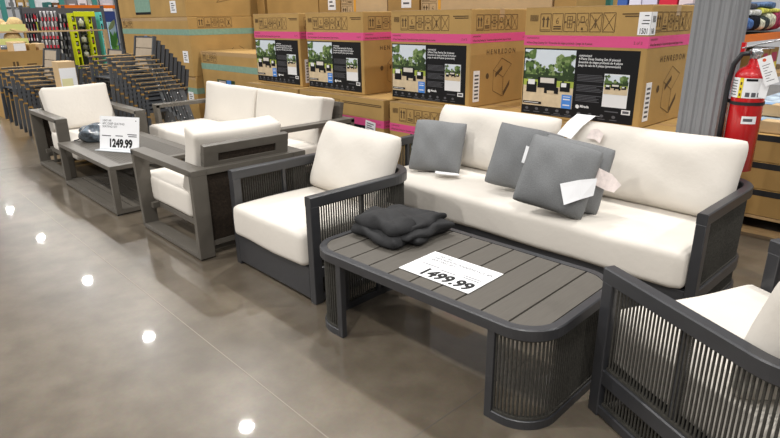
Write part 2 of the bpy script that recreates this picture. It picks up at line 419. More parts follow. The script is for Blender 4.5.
# dark folded cover on the table: a folded slab of cloth with one end rolled over at the front
fc = thing('folded_cover', 'dark grey cloth furniture cover folded up on the slatted coffee table', 'folded cover', (-2.012, 1.985, TH), math.radians(4))
mb = MB()
for k, (w, d, x, y, rz) in enumerate(((.34, .33, .0, .035, .10), (.35, .32, .01, .02, -.06), (.31, .29, -.01, .03, .05))): cushion(w, d, .034, .016, .006, M_cloth, Tm((x, y, .021+.026*k), rz=rz), mb, n=36, wob=.004, seed=60+k, wrk=.009)
mb.build('folded_cloth', fc)
mb = MB(); cushion(.335, .17, .050, .024, .008, M_cloth, Tm((-.03, -.125, .030), rz=-.10), mb, n=36, seed=70, wrk=.009); cushion(.32, .17, .066, .032, .014, M_cloth, Tm((-.035, -.085, .078), rz=-.16, rx=.10), mb, n=36, seed=71, wrk=.009)
mb.build('rolled_end', fc)
# ------------------------------------------------------------------ throw pillows on the sofa
def throw(label, loc, yaw, lean, roll, s, seed, slips, t=.17):
    o = thing('throw_pillow', label, 'pillow', loc, 0, 'grey throw pillows on the sofa')
    o.rotation_euler = (Matrix.Rotation(yaw, 4, 'Z') @ Matrix.Rotation(-lean, 4, 'X') @ Matrix.Rotation(roll, 4, 'Y')).to_euler()
    pillow(s, s, t, M_grey, Tm((0, 0, s/2)), p=2.8, pinch=.04, seed=seed, wr=.008, n=26).build('pillow_cover', o)
    for nm, pts, m in slips: slip(o, pts, m, nm)
    return o
throw('grey throw pillow at the left end of the sofa, standing alone', (-2.775, 3.05, .425), .52, .46, .06, .395, 11,
      [('hang_tag', [((.03, -.075, .000), (.05, -.15, -.030)), ((.11, -.07, .002), (.14, -.165, -.034)), ((.20, -.07, .002), (.22, -.13, -.022))], M_paper)])
throw('grey throw pillow leaning at the middle of the sofa behind the foremost one', (-2.05, 3.03, .44), .52, .44, .19, .425, 12,
      [('hang_tag', [((.00, -.093, .17), (.0, -.093, .28)), ((.09, -.088, .16), (.085, -.085, .27))], M_paper)])
throw('grey throw pillow mostly hidden behind the foremost one, a pale pink tag at its edge', (-1.635, 2.90, .45), .52, .40, .20, .405, 13,
      [('hang_tag', [((.10, -.085, .17), (.13, -.085, .26)), ((.20, -.075, .15), (.21, -.07, .245)), ((.245, -.07, .15), (.27, -.07, .20))], M_pinkp)])
throw('foremost grey throw pillow with a long white tag hanging over its lower corner', (-1.65, 2.755, .462), .52, .40, .23, .41, 14,
      [('hang_tag', [((.03, -.100, .155), (.085, -.100, .050)), ((.12, -.096, .205), (.155, -.090, .105)), ((.205, -.062, .245), (.215, -.055, .150))], M_paper)])
slip(b2, [((-.47, -.02, .262), (-.34, -.02, .262)), ((-.48, -.05, .258), (-.35, -.05, .258)), ((-.50, -.11, .19), (-.38, -.12, .18)), ((-.53, -.145, .10), (-.42, -.155, .08))], M_paper, 'hang_tag')
slip(b2, [((-.33, -.14, .10), (-.31, -.14, .155)), ((-.27, -.14, .10), (-.27, -.14, .17)), ((-.23, -.145, .08), (-.22, -.145, .14))], M_pinkp, 'care_tag')
# ------------------------------------------------------------------ taupe slab-framed set
def slab_seat(name, label, cat, W, D, loc, rz, ncush, cw=None, lean=.29, dz=0.):
    t = thing(name, label, cat, loc, rz)
    sw, th = .105, .042
    for s in (-1, 1):
        x = s*(W/2-sw/2)
        MB().bar((x, .012, .03), (x, -.018, ARM-.02), sw, th, M_taupe, up=(0, 1, 0), bev=.003).build('front_leg', t)
        MB().bar((x, D-.03, .03), (x, D-.022, ARM-.02), sw, th, M_taupe, up=(0, 1, 0), bev=.003).build('rear_leg', t)
        MB().box2((x-sw/2, -.04, ARM-.052), (x+sw/2, D, ARM-.012), M_taupe, bev=.003).build('arm', t)
        MB().box2((x-sw/2, -.008, .010), (x+sw/2, D-.01, .042), M_taupe, bev=.003).build('base_bar', t)
        b = MB()
        for y in (.03, D-.05): b.box2((x-sw/2+.01, y-.02, 0), (x+sw/2-.01, y+.02, .012), M_rub)
        b.build('foot_pad', t)
        MB().box2((x-s*.07-.012, D-.20, .042), (x-s*.07+.012, D-.17, .20), M_taupe).build('support', t)
    xi = W/2-sw
    b = MB(); b.box2((-xi, D-.10, ARM-.052), (xi, D-.003, ARM-.012), M_taupe, bev=.003); b.build('back_rail', t)
    b = MB(); b.box2((-xi-.05, .06, .165), (xi+.05, .10, .205), M_taupe); b.box2((-xi-.05, D-.17, .145), (xi+.05, D-.13, .185), M_taupe)
    for s in (-1, 1): b.box2((s*(xi-.02)-.02, .06, .165), (s*(xi-.02)+.02, D-.13, .205), M_taupe)
    b.box2((-xi+.04, .10, .175), (xi-.04, D-.17, .195), M_dark); b.build('seat_frame', t)
    b = MB(); b.box2((-xi-.05, D-.125, .02), (xi+.05, D-.095, .05), M_taupe); b.build('stretcher', t)
    # wicker panel under the rail
    b = MB(); b.box2((-xi, D-.040, .10), (xi, D-.028, ARM-.05), M_wick)
    b.box2((-xi, D-.046, .085), (xi, D-.020, .115), M_taupe); b.build('wicker_panel', t)
    # leaning back above the rail with a narrow wicker inset
    T = Tm((0, D-.075, ARM-.014), rx=-.20); h = .145; bx = xi-.012
    b = MB(); b.box2((-bx, -.022, 0), (bx, .022, .030), M_taupe, T); b.box2((-bx, -.022, .085), (bx, .022, h), M_taupe, T, .003)
    for s in (-1, 1): b.box2((s*bx, -.022, .025), (s*(bx-.10), .022, .09), M_taupe, T)
    o = b.build('backrest', t)
    b = MB(); b.box2((-bx+.09, -.012, .025), (bx-.09, .012, .09), M_wick, T); b.build('wicker_inset', o)
    cw = cw or (2*xi+.02)
    for k in range(ncush):
        w = cw/ncush; x = -cw/2+w*(k+.5)
        cushion(w-.006, .80, .20, .035, .012, M_cream, Tm((x, .245, .30)), seed=20+k, wob=.003).build('seat_cushion', t)
        o = cushion(w-.012, .17, .475, .030, .026, M_cream, None, seed=30+k, wob=.004, ax='y').build('back_cushion', t)
        o.matrix_local = Matrix.Translation((x, D-.255, .606+dz)) @ Matrix.Rotation(-lean, 4, 'X')
    return t
slab_seat('slab_armchair', 'taupe flat-bar armchair seen from its wicker back, cream cushions, facing the 1249.99 table', 'armchair', .87, .95, (-4.345, 1.935, 0), math.radians(-90), 1)
slab_seat('slab_armchair', 'taupe flat-bar armchair at far left, its tall cream back cushion facing right', 'armchair', .87, .95, (-6.32, 1.935, 0), math.radians(90), 1, lean=.38)
slab_seat('slab_loveseat', 'taupe flat-bar loveseat with two cream back cushions behind the 1249.99 table', 'loveseat', 2.46, .88, (-5.44, 2.64, 0), 0, 2, lean=.20, dz=-.03)
# low taupe table
t1 = thing('coffee_table', 'low taupe open-frame coffee table with lower shelf holding the 1249.99 sign', 'coffee table', (-5.46, 1.85, 0))
W, D, H = 1.38, .80, .41
b = MB()
for s in (-1, 1): b.box2((-W/2, s*D/2, H-.035), (W/2, s*(D/2-.10), H), M_taupe, bev=.003)
for s in (-1, 1): b.box2((s*W/2, -D/2+.10, H-.035), (s*(W/2-.06), D/2-.10, H), M_taupe, bev=.003)
b.build('top_frame', t1)
b = MB(); k = 0; y = -D/2+.103
while y < D/2-.12: b.box2((-W/2+.062, y, H-.02), (W/2-.062, y+.022, H-.003), M_slat); y += .025
b.box2((-W/2+.06, -D/2+.1, H-.03), (W/2-.06, D/2-.1, H-.021), M_dark); b.build('slatted_top', t1)
for sx in (-1, 1):
    for sy in (-1, 1): MB().box2((sx*W/2, sy*D/2, .01), (sx*(W/2-.045), sy*(D/2-.05), H-.034), M_taupe, bev=.003).build('leg', t1)
b = MB()
for s in (-1, 1): b.box2((-W/2+.045, s*D/2, .012), (W/2-.045, s*(D/2-.05), .045), M_taupe); b.box2((s*W/2, -D/2+.05, .012), (s*(W/2-.045), D/2-.05, .045), M_taupe)
b.build('base_frame', t1)
b = MB(); y = -D/2+.055
while y < D/2-.10: b.box2((-W/2+.045, y, .028), (W/2-.045, y+.085, .043), M_taupe); y += .095
b.build('lower_shelf', t1)
b = MB()
for sx in (-1, 1):
    for sy in (-1, 1): b.box2((sx*(W/2-.005), sy*(D/2-.005), 0), (sx*(W/2-.04), sy*(D/2-.045), .011), M_rub)
b.build('foot_pad', t1)
# price sign on it
ps = thing('price_sign', 'white price sign reading 1249.99 standing in a clear holder on the taupe coffee table', 'price sign', (-5.34, 1.735, .41), math.radians(28))
T = Tm((0, 0, .012), rx=PI/2-.22)
b = MB(); b.box2((-.215, 0, -.001), (.215, .285, .0), M_paper, T); b.build('card', ps)
b = MB(); b.box2((-.215, -.012, -.005), (.215, .287, -.0015), M_acryl, T); b.box2((-.225, -.05, 0), (.225, .045, .006), M_acryl); b.build('holder', ps)
Tt = T @ Matrix.Translation((0, 0, .001))
textmesh('1249.99', .098, M_ink, ps, Tt @ Tm((-.115, .02, 0)), 'price_lettering', .005, .82)
textmesh('1847149\n4PC DEEP SEATING\nSEATING SET', .026, M_inkg, ps, Tt @ Tm((-.185, .24, 0)), 'description_lettering', 0, 1.1)
b = MB()
for x0, x1, y in ((.09, .19, .135), (.10, .19, .118), (-.19, -.09, .115), (.175, .185, .255), (-.04, .04, .118)): b.box2((x0, y-.004, 0), (x1, y+.004, .0008), M_inkg, T)
b.build('fine_print', ps)
# clear bag of hardware beside the sign
mb = cushion(.30, .20, .13, .05, .03, M_bag, Tm((0, 0, .075), rz=.9), seed=44, wob=.02, n=16, wrk=.012)
mb.lathe([(.03, 0), (.02, .02), (.008, .04), (.03, .08)], M_bag, 10, Tm((.05, .05, .13), ry=.7))
o = mb.build('plastic_bag', None, (-6.0, 1.78, .40)); o.rotation_euler = (0, 0, .4)
tag(o, 'clear plastic bag of dark parts lying beside the 1249.99 sign on the taupe table', 'plastic bag')
mb = MB(); mb.tube([(-6.02, 1.70, .46), (-6.05, 1.66, .45), (-6.08, 1.61, .425), (-6.10, 1.585, .417)], .006, M_rub, 6); mb.build('tie', None)
bpy.data.objects['tie'].parent = o; bpy.data.objects['tie'].matrix_parent_inverse = Matrix.Translation((-6.0, 1.78, .40)).inverted() if False else (Matrix.Translation((-6.0, 1.78, .40)) @ Matrix.Rotation(.4, 4, 'Z')).inverted()
# ------------------------------------------------------------------ where a point seen in the photograph stands, given one world coordinate
CAMH, FPX = 1.5, 579.87
def cam_axes():
    p, r, y = math.radians(19.18110), math.radians(.76406), math.radians(-46.73277)
    fwd = Vector((math.sin(y)*math.cos(p), math.cos(y)*math.cos(p), -math.sin(p)))
    right = Vector((math.cos(y), -math.sin(y), 0)); down = fwd.cross(right)
    return math.cos(r)*right+math.sin(r)*down, -math.sin(r)*right+math.cos(r)*down, fwd
CR, CD, CF = cam_axes()
def ray(px, py): return CR*((px-390)/FPX)+CD*((py-219)/FPX)+CF
def at_x(px, py, X): d = ray(px, py); return Vector((0, 0, CAMH))+d*(X/d.x)
def at_y(px, py, Y): d = ray(px, py); return Vector((0, 0, CAMH))+d*(Y/d.y)
# ------------------------------------------------------------------ cartons
def symbols(mb, T, x0, z0, s, m, n=6):
    h = s*1.42; g = s*.14; w = s*.045
    def seg(ax, pts):
        for p, q in zip(pts, pts[1:]): mb.stroke((ax+p[0]*s, z0+p[1]*s), (ax+q[0]*s, z0+q[1]*s), w, m, T)
    for k in range(n):
        ax = x0+k*(s+g)
        seg(ax, [(0, 0), (1, 0), (1, 1.42), (0, 1.42), (0, 0)])
        R = lambda a, b_, c, d: mb.rect(ax+a*s, z0+b_*s, ax+c*s, z0+d*s, m, T)
        if k == 0:
            for c in (.3, .7):
                R(c-.07, .34, c+.07, .95); mb.add([(ax+(c-.18)*s, 0, z0+.92*s), (ax+(c+.18)*s, 0, z0+.92*s), (ax+c*s, 0, z0+1.25*s)], [(0, 1, 2)], m, T)
            R(.05, .10, .95, .15)
        elif k == 1:
            R(.14, .16, .86, .27); R(.14, .34, .86, .45)
            seg(ax, [(.60, 1.1), (.45, 1.0), (.38, .8), (.42, .64), (.58, .64), (.62, .78), (.52, .86), (.40, .80)])
        elif k == 2:
            for a in (.28, .5, .72): seg(ax, [(a, .3), (a, 1.2)])
            for a in (.3, .6, .9, 1.2): seg(ax, [(.28, a), (.72, a)])
            R(.02, .68, .2, .82); R(.8, .68, .98, .82)
        elif k == 3:
            seg(ax, [(.35, .7), (.35, 1.15), (.65, 1.15), (.65, .7), (.35, .7)])
            seg(ax, [(.10, 1.0), (.22, .75), (.12, .45)]); seg(ax, [(.90, 1.0), (.78, .75), (.88, .45)]); seg(ax, [(.2, .75), (.8, .75)]); R(.42, .12, .58, .32)
        else:
            seg(ax, [(.08, .1), (.92, 1.3)]); seg(ax, [(.08, 1.3), (.92, .1)])
            if k == 4: R(.45, .3, .55, 1.0); seg(ax, [(.25, .3), (.5, .8), (.75, .3)])
def picture(mb, T, x0, z0, w, h, rich=True):
    L = lambda k: T @ Matrix.Translation((0, -.0004*k, 0))
    P = lambda u, v: (x0+u*w, z0+v*h)
    def rc(u0, v0, u1, v1, m, k): mb.rect(*P(u0, v0), *P(u1, v1), m, L(k))
    rc(0, 0, 1, 1, M_sky, 1); rc(0, .35, 1, .62, M_tr[0], 2); rc(0, 0, 1, .40, M_sand, 3); rc(0, .36, 1, .47, M_lawn, 4)
    rnd = random.Random(3)
    for k in range(70 if rich else 12):
        u = rnd.uniform(.05, .95); v = .5+.22*rnd.random()+(.14*abs(u-.5)*2)*rnd.random()
        r = rnd.uniform(.022, .05) if rich else .06; mb.blob(*P(u, v), r*w, r*h, M_tr[rnd.randint(0, 2)], L(5+k*.05), n=9)
    for u, v, r, q in ((.12, .62, .12, 1), (.06, .90, .11, 0), (.16, .92, .08, 1), (.80, .78, .15, 1), (.72, .83, .09, 2), (.90, .66, .11, 0), (.95, .88, .07, 1)):
        r = min(r, u if u > .03 else r, 1-u)*.98; mb.blob(*P(u, v), r*w, min(r*1.1, (1-v)*.98)*h, M_tr[q], L(8), n=16, j=.35)
        for i in range(9 if rich else 0):
            a_ = rnd.uniform(0, 2*PI); q_ = r*.75*rnd.random(); uu, vv = u+q_*math.cos(a_), v+q_*math.sin(a_)
            if .04 < uu < .96 and vv < .95: mb.blob(*P(uu, vv), rnd.uniform(.018, .035)*w, rnd.uniform(.018, .035)*h, M_tr[rnd.randint(0, 2)], L(8.3+i*.05), n=8)
    rc(.78, .42, .82, .68, M_tr[0], 9); rc(.02, .50, .98, .56, M_tr[0], 9)
    # armchair, sofa, table, armchair
    rc(.07, .24, .28, .43, M_panel, 10); rc(.10, .38, .24, .47, M_white, 11); rc(.30, .33, .68, .52, M_panel, 10); rc(.35, .42, .63, .51, M_cream, 11)
    rc(.44, .24, .72, .35, M_panel, 12); rc(.50, .24, .64, .29, M_sand, 13); rc(.75, .29, .94, .45, M_panel, 10); rc(.77, .37, .87, .44, M_white, 11)
    if rich:
        rc(.80, .0, .99, .24, M_blue, 14); rc(.83, .15, .96, .17, M_white, 15); rc(.83, .05, .96, .07, M_white, 15); rc(.83, .20, .96, .21, M_white, 15)
        rc(.02, .03, .40, .075, M_panel, 14); rc(.04, .048, .34, .058, M_white, 15)
def product_panel(t, x0, z0, w, h, T, txt=True):
    mb = MB(); mb.box2((x0, -.0012, z0), (x0+w, .001, z0+h), M_panel, T); p = mb.build('product_panel', t)
    T2 = T @ Matrix.Translation((0, -.0016, 0))
    mb = MB(); picture(mb, T2, x0+.008, z0+h*.135, w*.475, h*.845); mb.build('patio_picture', p)
    mb = MB(); tx = x0+w*.51
    rnd = random.Random(5)
    for blk in range(3):
        for k in range(5): mb.rect(tx, z0+h*(.64-.145*blk-.021*k), tx+w*rnd.uniform(.17, .235), z0+h*(.648-.145*blk-.021*k), M_inkg, T2)
    mb.build('description_print', p); mb = MB()
    for k in range(9):
        cx = x0+w*(.055+.099*k); mb.blob(cx, z0+h*.085, w*.016, h*.022, M_inkg, T2, n=10, j=.05); mb.rect(cx-w*.03, z0+h*.035, cx+w*.03, z0+h*.045, M_inkg, T2)
    mb.rect(x0+w*.30, z0+h*.012, x0+w*.68, z0+h*.020, M_inkg, T2)
    mb.blob(tx+w*.022, z0+h*.185, w*.018, h*.03, M_white, T2, n=10, j=.1); mb.rect(x0+w*.77, z0+h*.15, x0+w*.88, z0+h*.165, M_inkg, T2)
    mb.rect(x0+w*.905, z0+h*.135, x0+w*.975, z0+h*.20, M_white, T2); mb.rect(x0+w*.915, z0+h*.15, x0+w*.965, z0+h*.185, M_inkg, T2 @ Matrix.Translation((0, -.0004, 0)))
    mb.build('icon_print', p)
    mb = MB(); ix = x0+w*.74; mb.rect(ix, z0+h*.22, ix+w*.20, z0+h*.68, M_white, T2); picture(mb, T2, ix+.004, z0+h*.40, w*.20-.008, h*.27, False); mb.build('inset_picture', p)
    if txt:
        X = T2 @ Matrix.Translation((tx, 0, 0)) @ FR; zz = z0+h
        for s, dz, q in (('ANNANDALE', .10, .018), ('4-Piece Deep Seating Set (4 pieces)', .145, .024), ('Ensemble de sièges profonds de 4 pièces', .19, .022), ('Juego de sala de 4 piezas (premontado)', .235, .022)):
            textmesh(s, q*h/.5, M_white, p, X @ Matrix.Translation((0, zz-dz*h, 0)), 'panel_lettering', .0003, .92)
        textmesh('Mirada', .026, M_white, p, X @ Matrix.Translation((.045*w, z0+h*.175, 0)), 'maker_lettering', .0008)
    return p
def carton(label, W, D, H, loc, full=True, rz=0, group='pink-banded patio set cartons'):
    t = thing('shipping_carton', label, 'carton', loc, rz, group)
    MB().box2((-W/2, 0, 0), (W/2, D, H), M_card, bev=.007).build('carton_body', t)
    F = Tm((0, -.0015, 0)); S = Tm((W/2+.0015, 0, 0), rz=PI/2)
    mb = MB(); z1, z0 = H-.200, H-.275; e = .0012
    mb.box2((-W/2-e, -e, z0), (W/2+e, D+e, z1), M_pink); band = mb.build('pink_band', t)
    F2 = Tm((-W/2, -.002, 0)); S2 = Tm((W/2+.002, 0, 0), rz=PI/2)
    for TT, w in ((F2, W), (S2, D)):
        textmesh('ANNANDALE', .018, M_inkc, band, TT @ Tm((.025, 0, z1-.026)) @ FR, 'band_lettering', 0)
        textmesh('4-Piece Deep Seating Set / Ensemble de sièges profonds / Juego de 4 piezas', .0225, M_inkc, band, TT @ Tm((.025, 0, z0+.014)) @ FR, 'band_lettering', .0002, .8)
        textmesh('2 of 2', .026, M_inkc, band, TT @ Tm((w-.10, 0, z0+.024)) @ FR, 'band_lettering', 0)
    mb = MB(); s = .088
    symbols(mb, F2, .135, H-.172, s, M_inkc)
    for k in range(9): mb.rect(.045+.008*k, H-.10, .049+.008*k, H-.055, M_inkc, F2)
    mb.rect(.77, H-.06, W-.03, H-.052, M_inkc, F2); mb.rect(.79, H-.075, W-.03, H-.067, M_inkc, F2)
    mb.build('handling_symbols', t); mb = MB()
    symbols(mb, S2, .07, H-.172, s, M_inkc)
    # drawing of a wrapped frame and a round mark on the right side
    for p, q in (((.33, .30), (.45, .40)), ((.45, .40), (.60, .34)), ((.60, .34), (.48, .23)), ((.48, .23), (.33, .30)), ((.33, .30), (.33, .12)), ((.48, .23), (.48, .06)), ((.33, .12), (.48, .06))): mb.stroke(p, q, .004, M_inkc, S2)
    mb.add([(.36, 0, .27), (.46, 0, .335), (.46, 0, .30), (.36, 0, .235)], [(0, 1, 2, 3)], M_inkc, S2); mb.add([(.49, 0, .10), (.58, 0, .20), (.58, 0, .155), (.49, 0, .055)], [(0, 1, 2, 3)], M_inkc, S2)
    mb.blob(.245, .255, .022, .026, M_inkc, S2, n=14, j=.02)
    mb.build('handling_symbols', t)
    textmesh('H E N R E D O N', .058, M_inkc, t, S2 @ Tm((.22, 0, H-.375)) @ FR, 'maker_lettering', .0006, 1.0)
    mb = MB(); mb.box2((-W/2+.004, -.0006, H-.004), (W/2-.004, .06, H+.0008), M_tape); mb.box2((-W/2-.0006, D/2-.035, H-.07), (W/2+.0006, D/2+.035, H+.0008), M_tape); mb.build('packing_tape', t)
    return t
H = .815
c4 = carton('pink-banded carton nearest the steel column, with a numbered white sticker at its corner', .97, .85, H, (-2.215, 4.0, .742))
product_panel(c4, -.97/2+.012, .022, .915, .50, Tm((0, -.0005, 0)))
mb = MB(); mb.box2((.402, -.003, H-.190), (.488, -.001, H-.045), M_paper); mb.box2((.485, -.003, H-.190), (.4875, .075, H-.045), M_paper)
st = mb.build('numbered_sticker', c4); mb = MB()
for x0, x1, z in ((.44, .47, .065), (.43, .478, .095), (.425, .475, .115)): mb.rect(x0, H-z-.006, x1, H-z, M_ink, Tm((0, -.0034, 0)))
for k in range(5): mb.rect(.016+.01*k, H-.11, .022+.01*k, H-.07, M_ink, Tm((.488, 0, 0), rz=PI/2))
mb.build('sticker_print', st)
textmesh('1501', .050, M_ink, st, Tm((.412, -.0034, H-.182)) @ FR, 'sticker_lettering', .001, .62)
textmesh('168', .050, M_ink, st, Tm((.488, .006, H-.182)) @ SR, 'sticker_lettering', .001, .62)
mb = MB(); mb.box2((.4835, .05, .045), (.4875, .135, .31), M_paper)
for k in range(7): mb.rect(.065, .07+.032*k, .12, .085+.032*k, M_inkg, Tm((.4882, 0, 0), rz=PI/2))
sl = mb.build('white_sticker', c4)
for lab, x in (('upper pink-banded carton behind the sofa, second from the steel column', -3.715),
               ('upper pink-banded carton behind the loveseat, third from the steel column', -5.09),
               ('leftmost upper pink-banded carton, beside the smaller teal-banded carton', -6.19)):
    c = dup(c4, (x, 4.0, .742), label=lab)
    if x == -5.09:
        for k in kids(c):
            if k.name.startswith(('numbered_sticker', 'white_sticker')):
                for g in kids(k): bpy.data.objects.remove(g)
                bpy.data.objects.remove(k)
    else:
        for k in kids(c):
            if k.name.startswith('numbered_sticker'):
                for g in kids(k): bpy.data.objects.remove(g)
                bpy.data.objects.remove(k)
l3 = carton('lower pink-banded carton behind the left end of the rope sofa, its symbols showing', 1.40, .95, .737, (-3.375, 3.85, .003))
product_panel(l3, -.42, .022, .95, .44, Tm((0, -.0005, 0)), False)
for lab, x in (('lower pink-banded carton behind the loveseat arm, with a white sticker', -4.86),):
    c = dup(l3, (x, 3.85, .003), label=lab)
    if x == -4.86:
        mb = MB(); mb.box((0, 0, 0), (.15, .002, .17), M_paper, Tm((.50, -.004, .43), ry=.12))
        for k in range(6): mb.rect(-.055, .055-.022*k, .05-.03*(k % 2), .065-.022*k, M_inkg, Tm((.50, -.0056, .43), ry=.12))
        mb.build('white_sticker', c)
carton('lower pink-banded carton mostly hidden behind the loveseat cushions', 1.12, .95, .737, (-6.155, 3.85, .003))
carton('lower pink-banded carton under the one nearest the steel column, mostly hidden by the sofa', 1.26, .95, .737, (-2.03, 3.85, .003))
# teal-banded cartons
def teal_carton(label, W, D, H, loc, pict=None, sticker=None):
    t = thing('shipping_carton', label, 'carton', loc, 0, 'teal-banded cartons')
    MB().box2((-W/2, 0, 0), (W/2, D, H), M_card, bev=.008).build('carton_body', t)
    e = .0015
    MB().box2((-W/2-e, -e, H-.255), (W/2+e, D+e, H-.17), M_teal).build('teal_band', t)
    mb = MB(); S2 = Tm((W/2+.002, 0, 0), rz=PI/2); F2 = Tm((-W/2, -.002, 0))
    symbols(mb, S2, .15, H-.15, .10, M_inkc, 5); mb.stroke((.5, .2), (1.0, .3), .006, M_inkc, S2); mb.stroke((1.0, .3), (.8, .42), .006, M_inkc, S2); mb.stroke((.5, .2), (.7, .4), .006, M_inkc, S2)
    mb.build('handling_symbols', t); mb = MB(); symbols(mb, F2, .07, H-.155, .095, M_inkc, 4); mb.build('front_symbols', t)
    mb = MB(); mb.box2((-W/2+.005, -.0008, H-.05), (W/2-.005, .05, H+.001), M_tape); mb.build('packing_tape', t)
    if pict:
        x, z, w, h = pict
        mb = MB(); mb.box2((x, -.004, z), (x+w, -.001, z+h), M_teal)
        TT = Tm((0, -.0045, 0)); mb.rect(x, z+h*.55, x+w, z+h, M_tr[0], TT); mb.rect(x+w*.1, z+h*.6, x+w*.5, z+h*.95, flat(.5, .42, .40), TT @ Matrix.Translation((0, -.0004, 0))); mb.rect(x+w*.55, z+h*.6, x+w*.8, z+h, M_blue, TT @ Matrix.Translation((0, -.0004, 0))); mb.rect(x, z, x+w, z+h*.08, M_panel, TT)
        mb.build('picture_label', t)
    if sticker:
        x, z, w, h = sticker
        mb = MB(); mb.box2((x, -.004, z), (x+w, -.0005, z+h), M_paper)
        for k in range(4): mb.rect(x+w*.2, z+h*(.2+.18*k), x+w*(.8-.2*(k % 2)), z+h*(.28+.18*k), M_inkg, Tm((0, -.0045, 0)))
        mb.build('white_sticker', t)
    return t
TX = -8.49-1.30
teal_carton('huge teal-banded carton, middle of the tall stack behind the stacked chairs', 2.60, 2.2, .85, (TX, 4.0, .69), (-.60, .34, .45, .23), (1.02, .20, .17, .17))
teal_carton('huge teal-banded carton at the bottom of the tall stack, mostly hidden by the stacked chairs', 2.60, 2.2, .686, (TX, 4.02, .003), None, (1.0, .28, .17, .17))
teal_carton('huge carton with a green picture label on top of the tall teal-banded stack', 2.60, 2.2, .85, (TX-.02, 4.0, 1.542), (-.56, .05, .62, .45), (.80, .06, .2, .17))
teal_carton('smaller teal-banded carton standing between the tall stack and the pink-banded cartons', 1.70, .75, 1.06, (-7.60, 4.12, .003), (-.85+.45, .36, .5, .32))
# tall plain cartons behind
def plain(name, label, cat, a, b_, m, group=None, kids_=()):
    t = thing(name, label, cat, ((a[0]+b_[0])/2, (a[1]+b_[1])/2, a[2]), 0, group)
    w, d, h = [abs(q-p) for p, q in zip(a, b_)]
    MB().box((0, 0, h/2), (w, d, h), m, bev=.006).build('carton_body', t)
    for nm, mb in kids_: mb.build(nm, t)
    return t
BY = 5.1
for k, (p0, p1, m, lab, ex) in enumerate(((257, 264.5, M_card3, 'narrow dark plain carton rising at the left end behind the upper pink-banded row', 'plain'), (267, 318, M_card, 'plain carton rising behind the leftmost upper pink-banded carton', 'plain'), (319, 340, M_card3, 'narrow plain carton rising between the two leftmost upper pink-banded cartons', 'sticker'),
        (341, 387, M_card2, 'pale carton with black symbols and orange tape behind the upper pink-banded row', 'symtape'), (388, 419, M_card3, 'ochre carton with a white sticker low on its front behind the upper pink-banded row', 'sticker2'),
        (421, 552, M_card2, 'wide pale carton with symbols and orange tape behind the second upper pink-banded carton', 'symtape'), (554, 576, M_card, 'plain carton rising left of the blue packages', 'plain'))):
    a = at_y(p0, 5, BY); c = at_y(p1, 5, BY); w = c.x-a.x
    ch = []
    F2 = Tm((-w/2, -.402, 0))
    if ex == 'symtape':
        mb = MB(); mb.rect(.02, 1.45, .26, 1.60, M_inkc, F2) if False else None
        symbols(mb, F2, .02, 1.66, .10, M_inkc, 2); symbols(mb, F2, .02, 1.50, .10, M_inkc, 2); ch.append(('handling_symbols', mb))
        mb = MB(); mb.box2((-w/2+.26, -.4015, 0), (-w/2+.30, -.399, 2.2), M_otape); ch.append(('orange_tape', mb))
    if ex.startswith('sticker'):
        mb = MB(); x = -w/2+w*.45; mb.box2((x, -.403, 1.60), (x+.16, -.399, 1.74), M_paper); mb.rect(x+.03, 1.64, x+.13, 1.66, M_inkg, Tm((0, -.404, 0))); mb.rect(x+.03, 1.69, x+.10, 1.71, M_inkg, Tm((0, -.404, 0))); ch.append(('white_sticker', mb))
    plain('tall_carton', lab, 'carton', (a.x, BY, 0.002), (c.x, BY+.8, 2.2), m, 'tall plain cartons behind', ch)
# goods on a far shelf above the cartons
FY = 9.2; a = at_y(576, 6, FY); c = at_y(700, 6, FY)
sh = thing('goods_shelf', 'dark shelf behind the cartons carrying the blue, white and red packages', 'shelf', ((a.x+c.x)/2, FY+.3, 0))
w = c.x-a.x+.1
MB().box((0, 0, 1.43), (w, .6, .04), M_slate).build('shelf_board', sh)
for sx in (-1, 1): MB().box((sx*(w/2-.03), 0, .705), (.05, .5, 1.41), M_slate).build('upright', sh)
for p0, p1, col, lab in ((578, 587, (.02, .05, .20), 'navy package at the left end of the far goods shelf'), (588, 599, (.05, .25, .55), 'blue package on the far goods shelf'), (600, 604, (.25, .50, .05), 'narrow green package on the far goods shelf'), (605, 612, (.35, .22, .30), 'purple-brown package on the far goods shelf'),
        (613, 624, (.05, .12, .40), 'royal blue package on the far goods shelf'), (626, 638, (.75, .72, .85), 'white package with a pale lilac tint on the far goods shelf'), (639, 654, (.66, .64, .80), 'wider lilac-white package on the far goods shelf'), (656, 674, (.62, .02, .05), 'bright red package on the far goods shelf'), (676, 690, (.75, .62, .66), 'pink-white package at the right end of the far goods shelf')):
    a = at_y(p0, 3, FY); c = at_y(p1, 3, FY)
    mb = MB(); mb.rect(-(c.x-a.x)*.3, .10, (c.x-a.x)*.3, .16, M_white, Tm((0, -.201, 0)))
    plain('package', lab, 'package', (a.x, FY+.1, 1.451), (c.x, FY+.5, 2.1), flat(*col), 'packages on the far shelf', [('printed_patch', mb)])
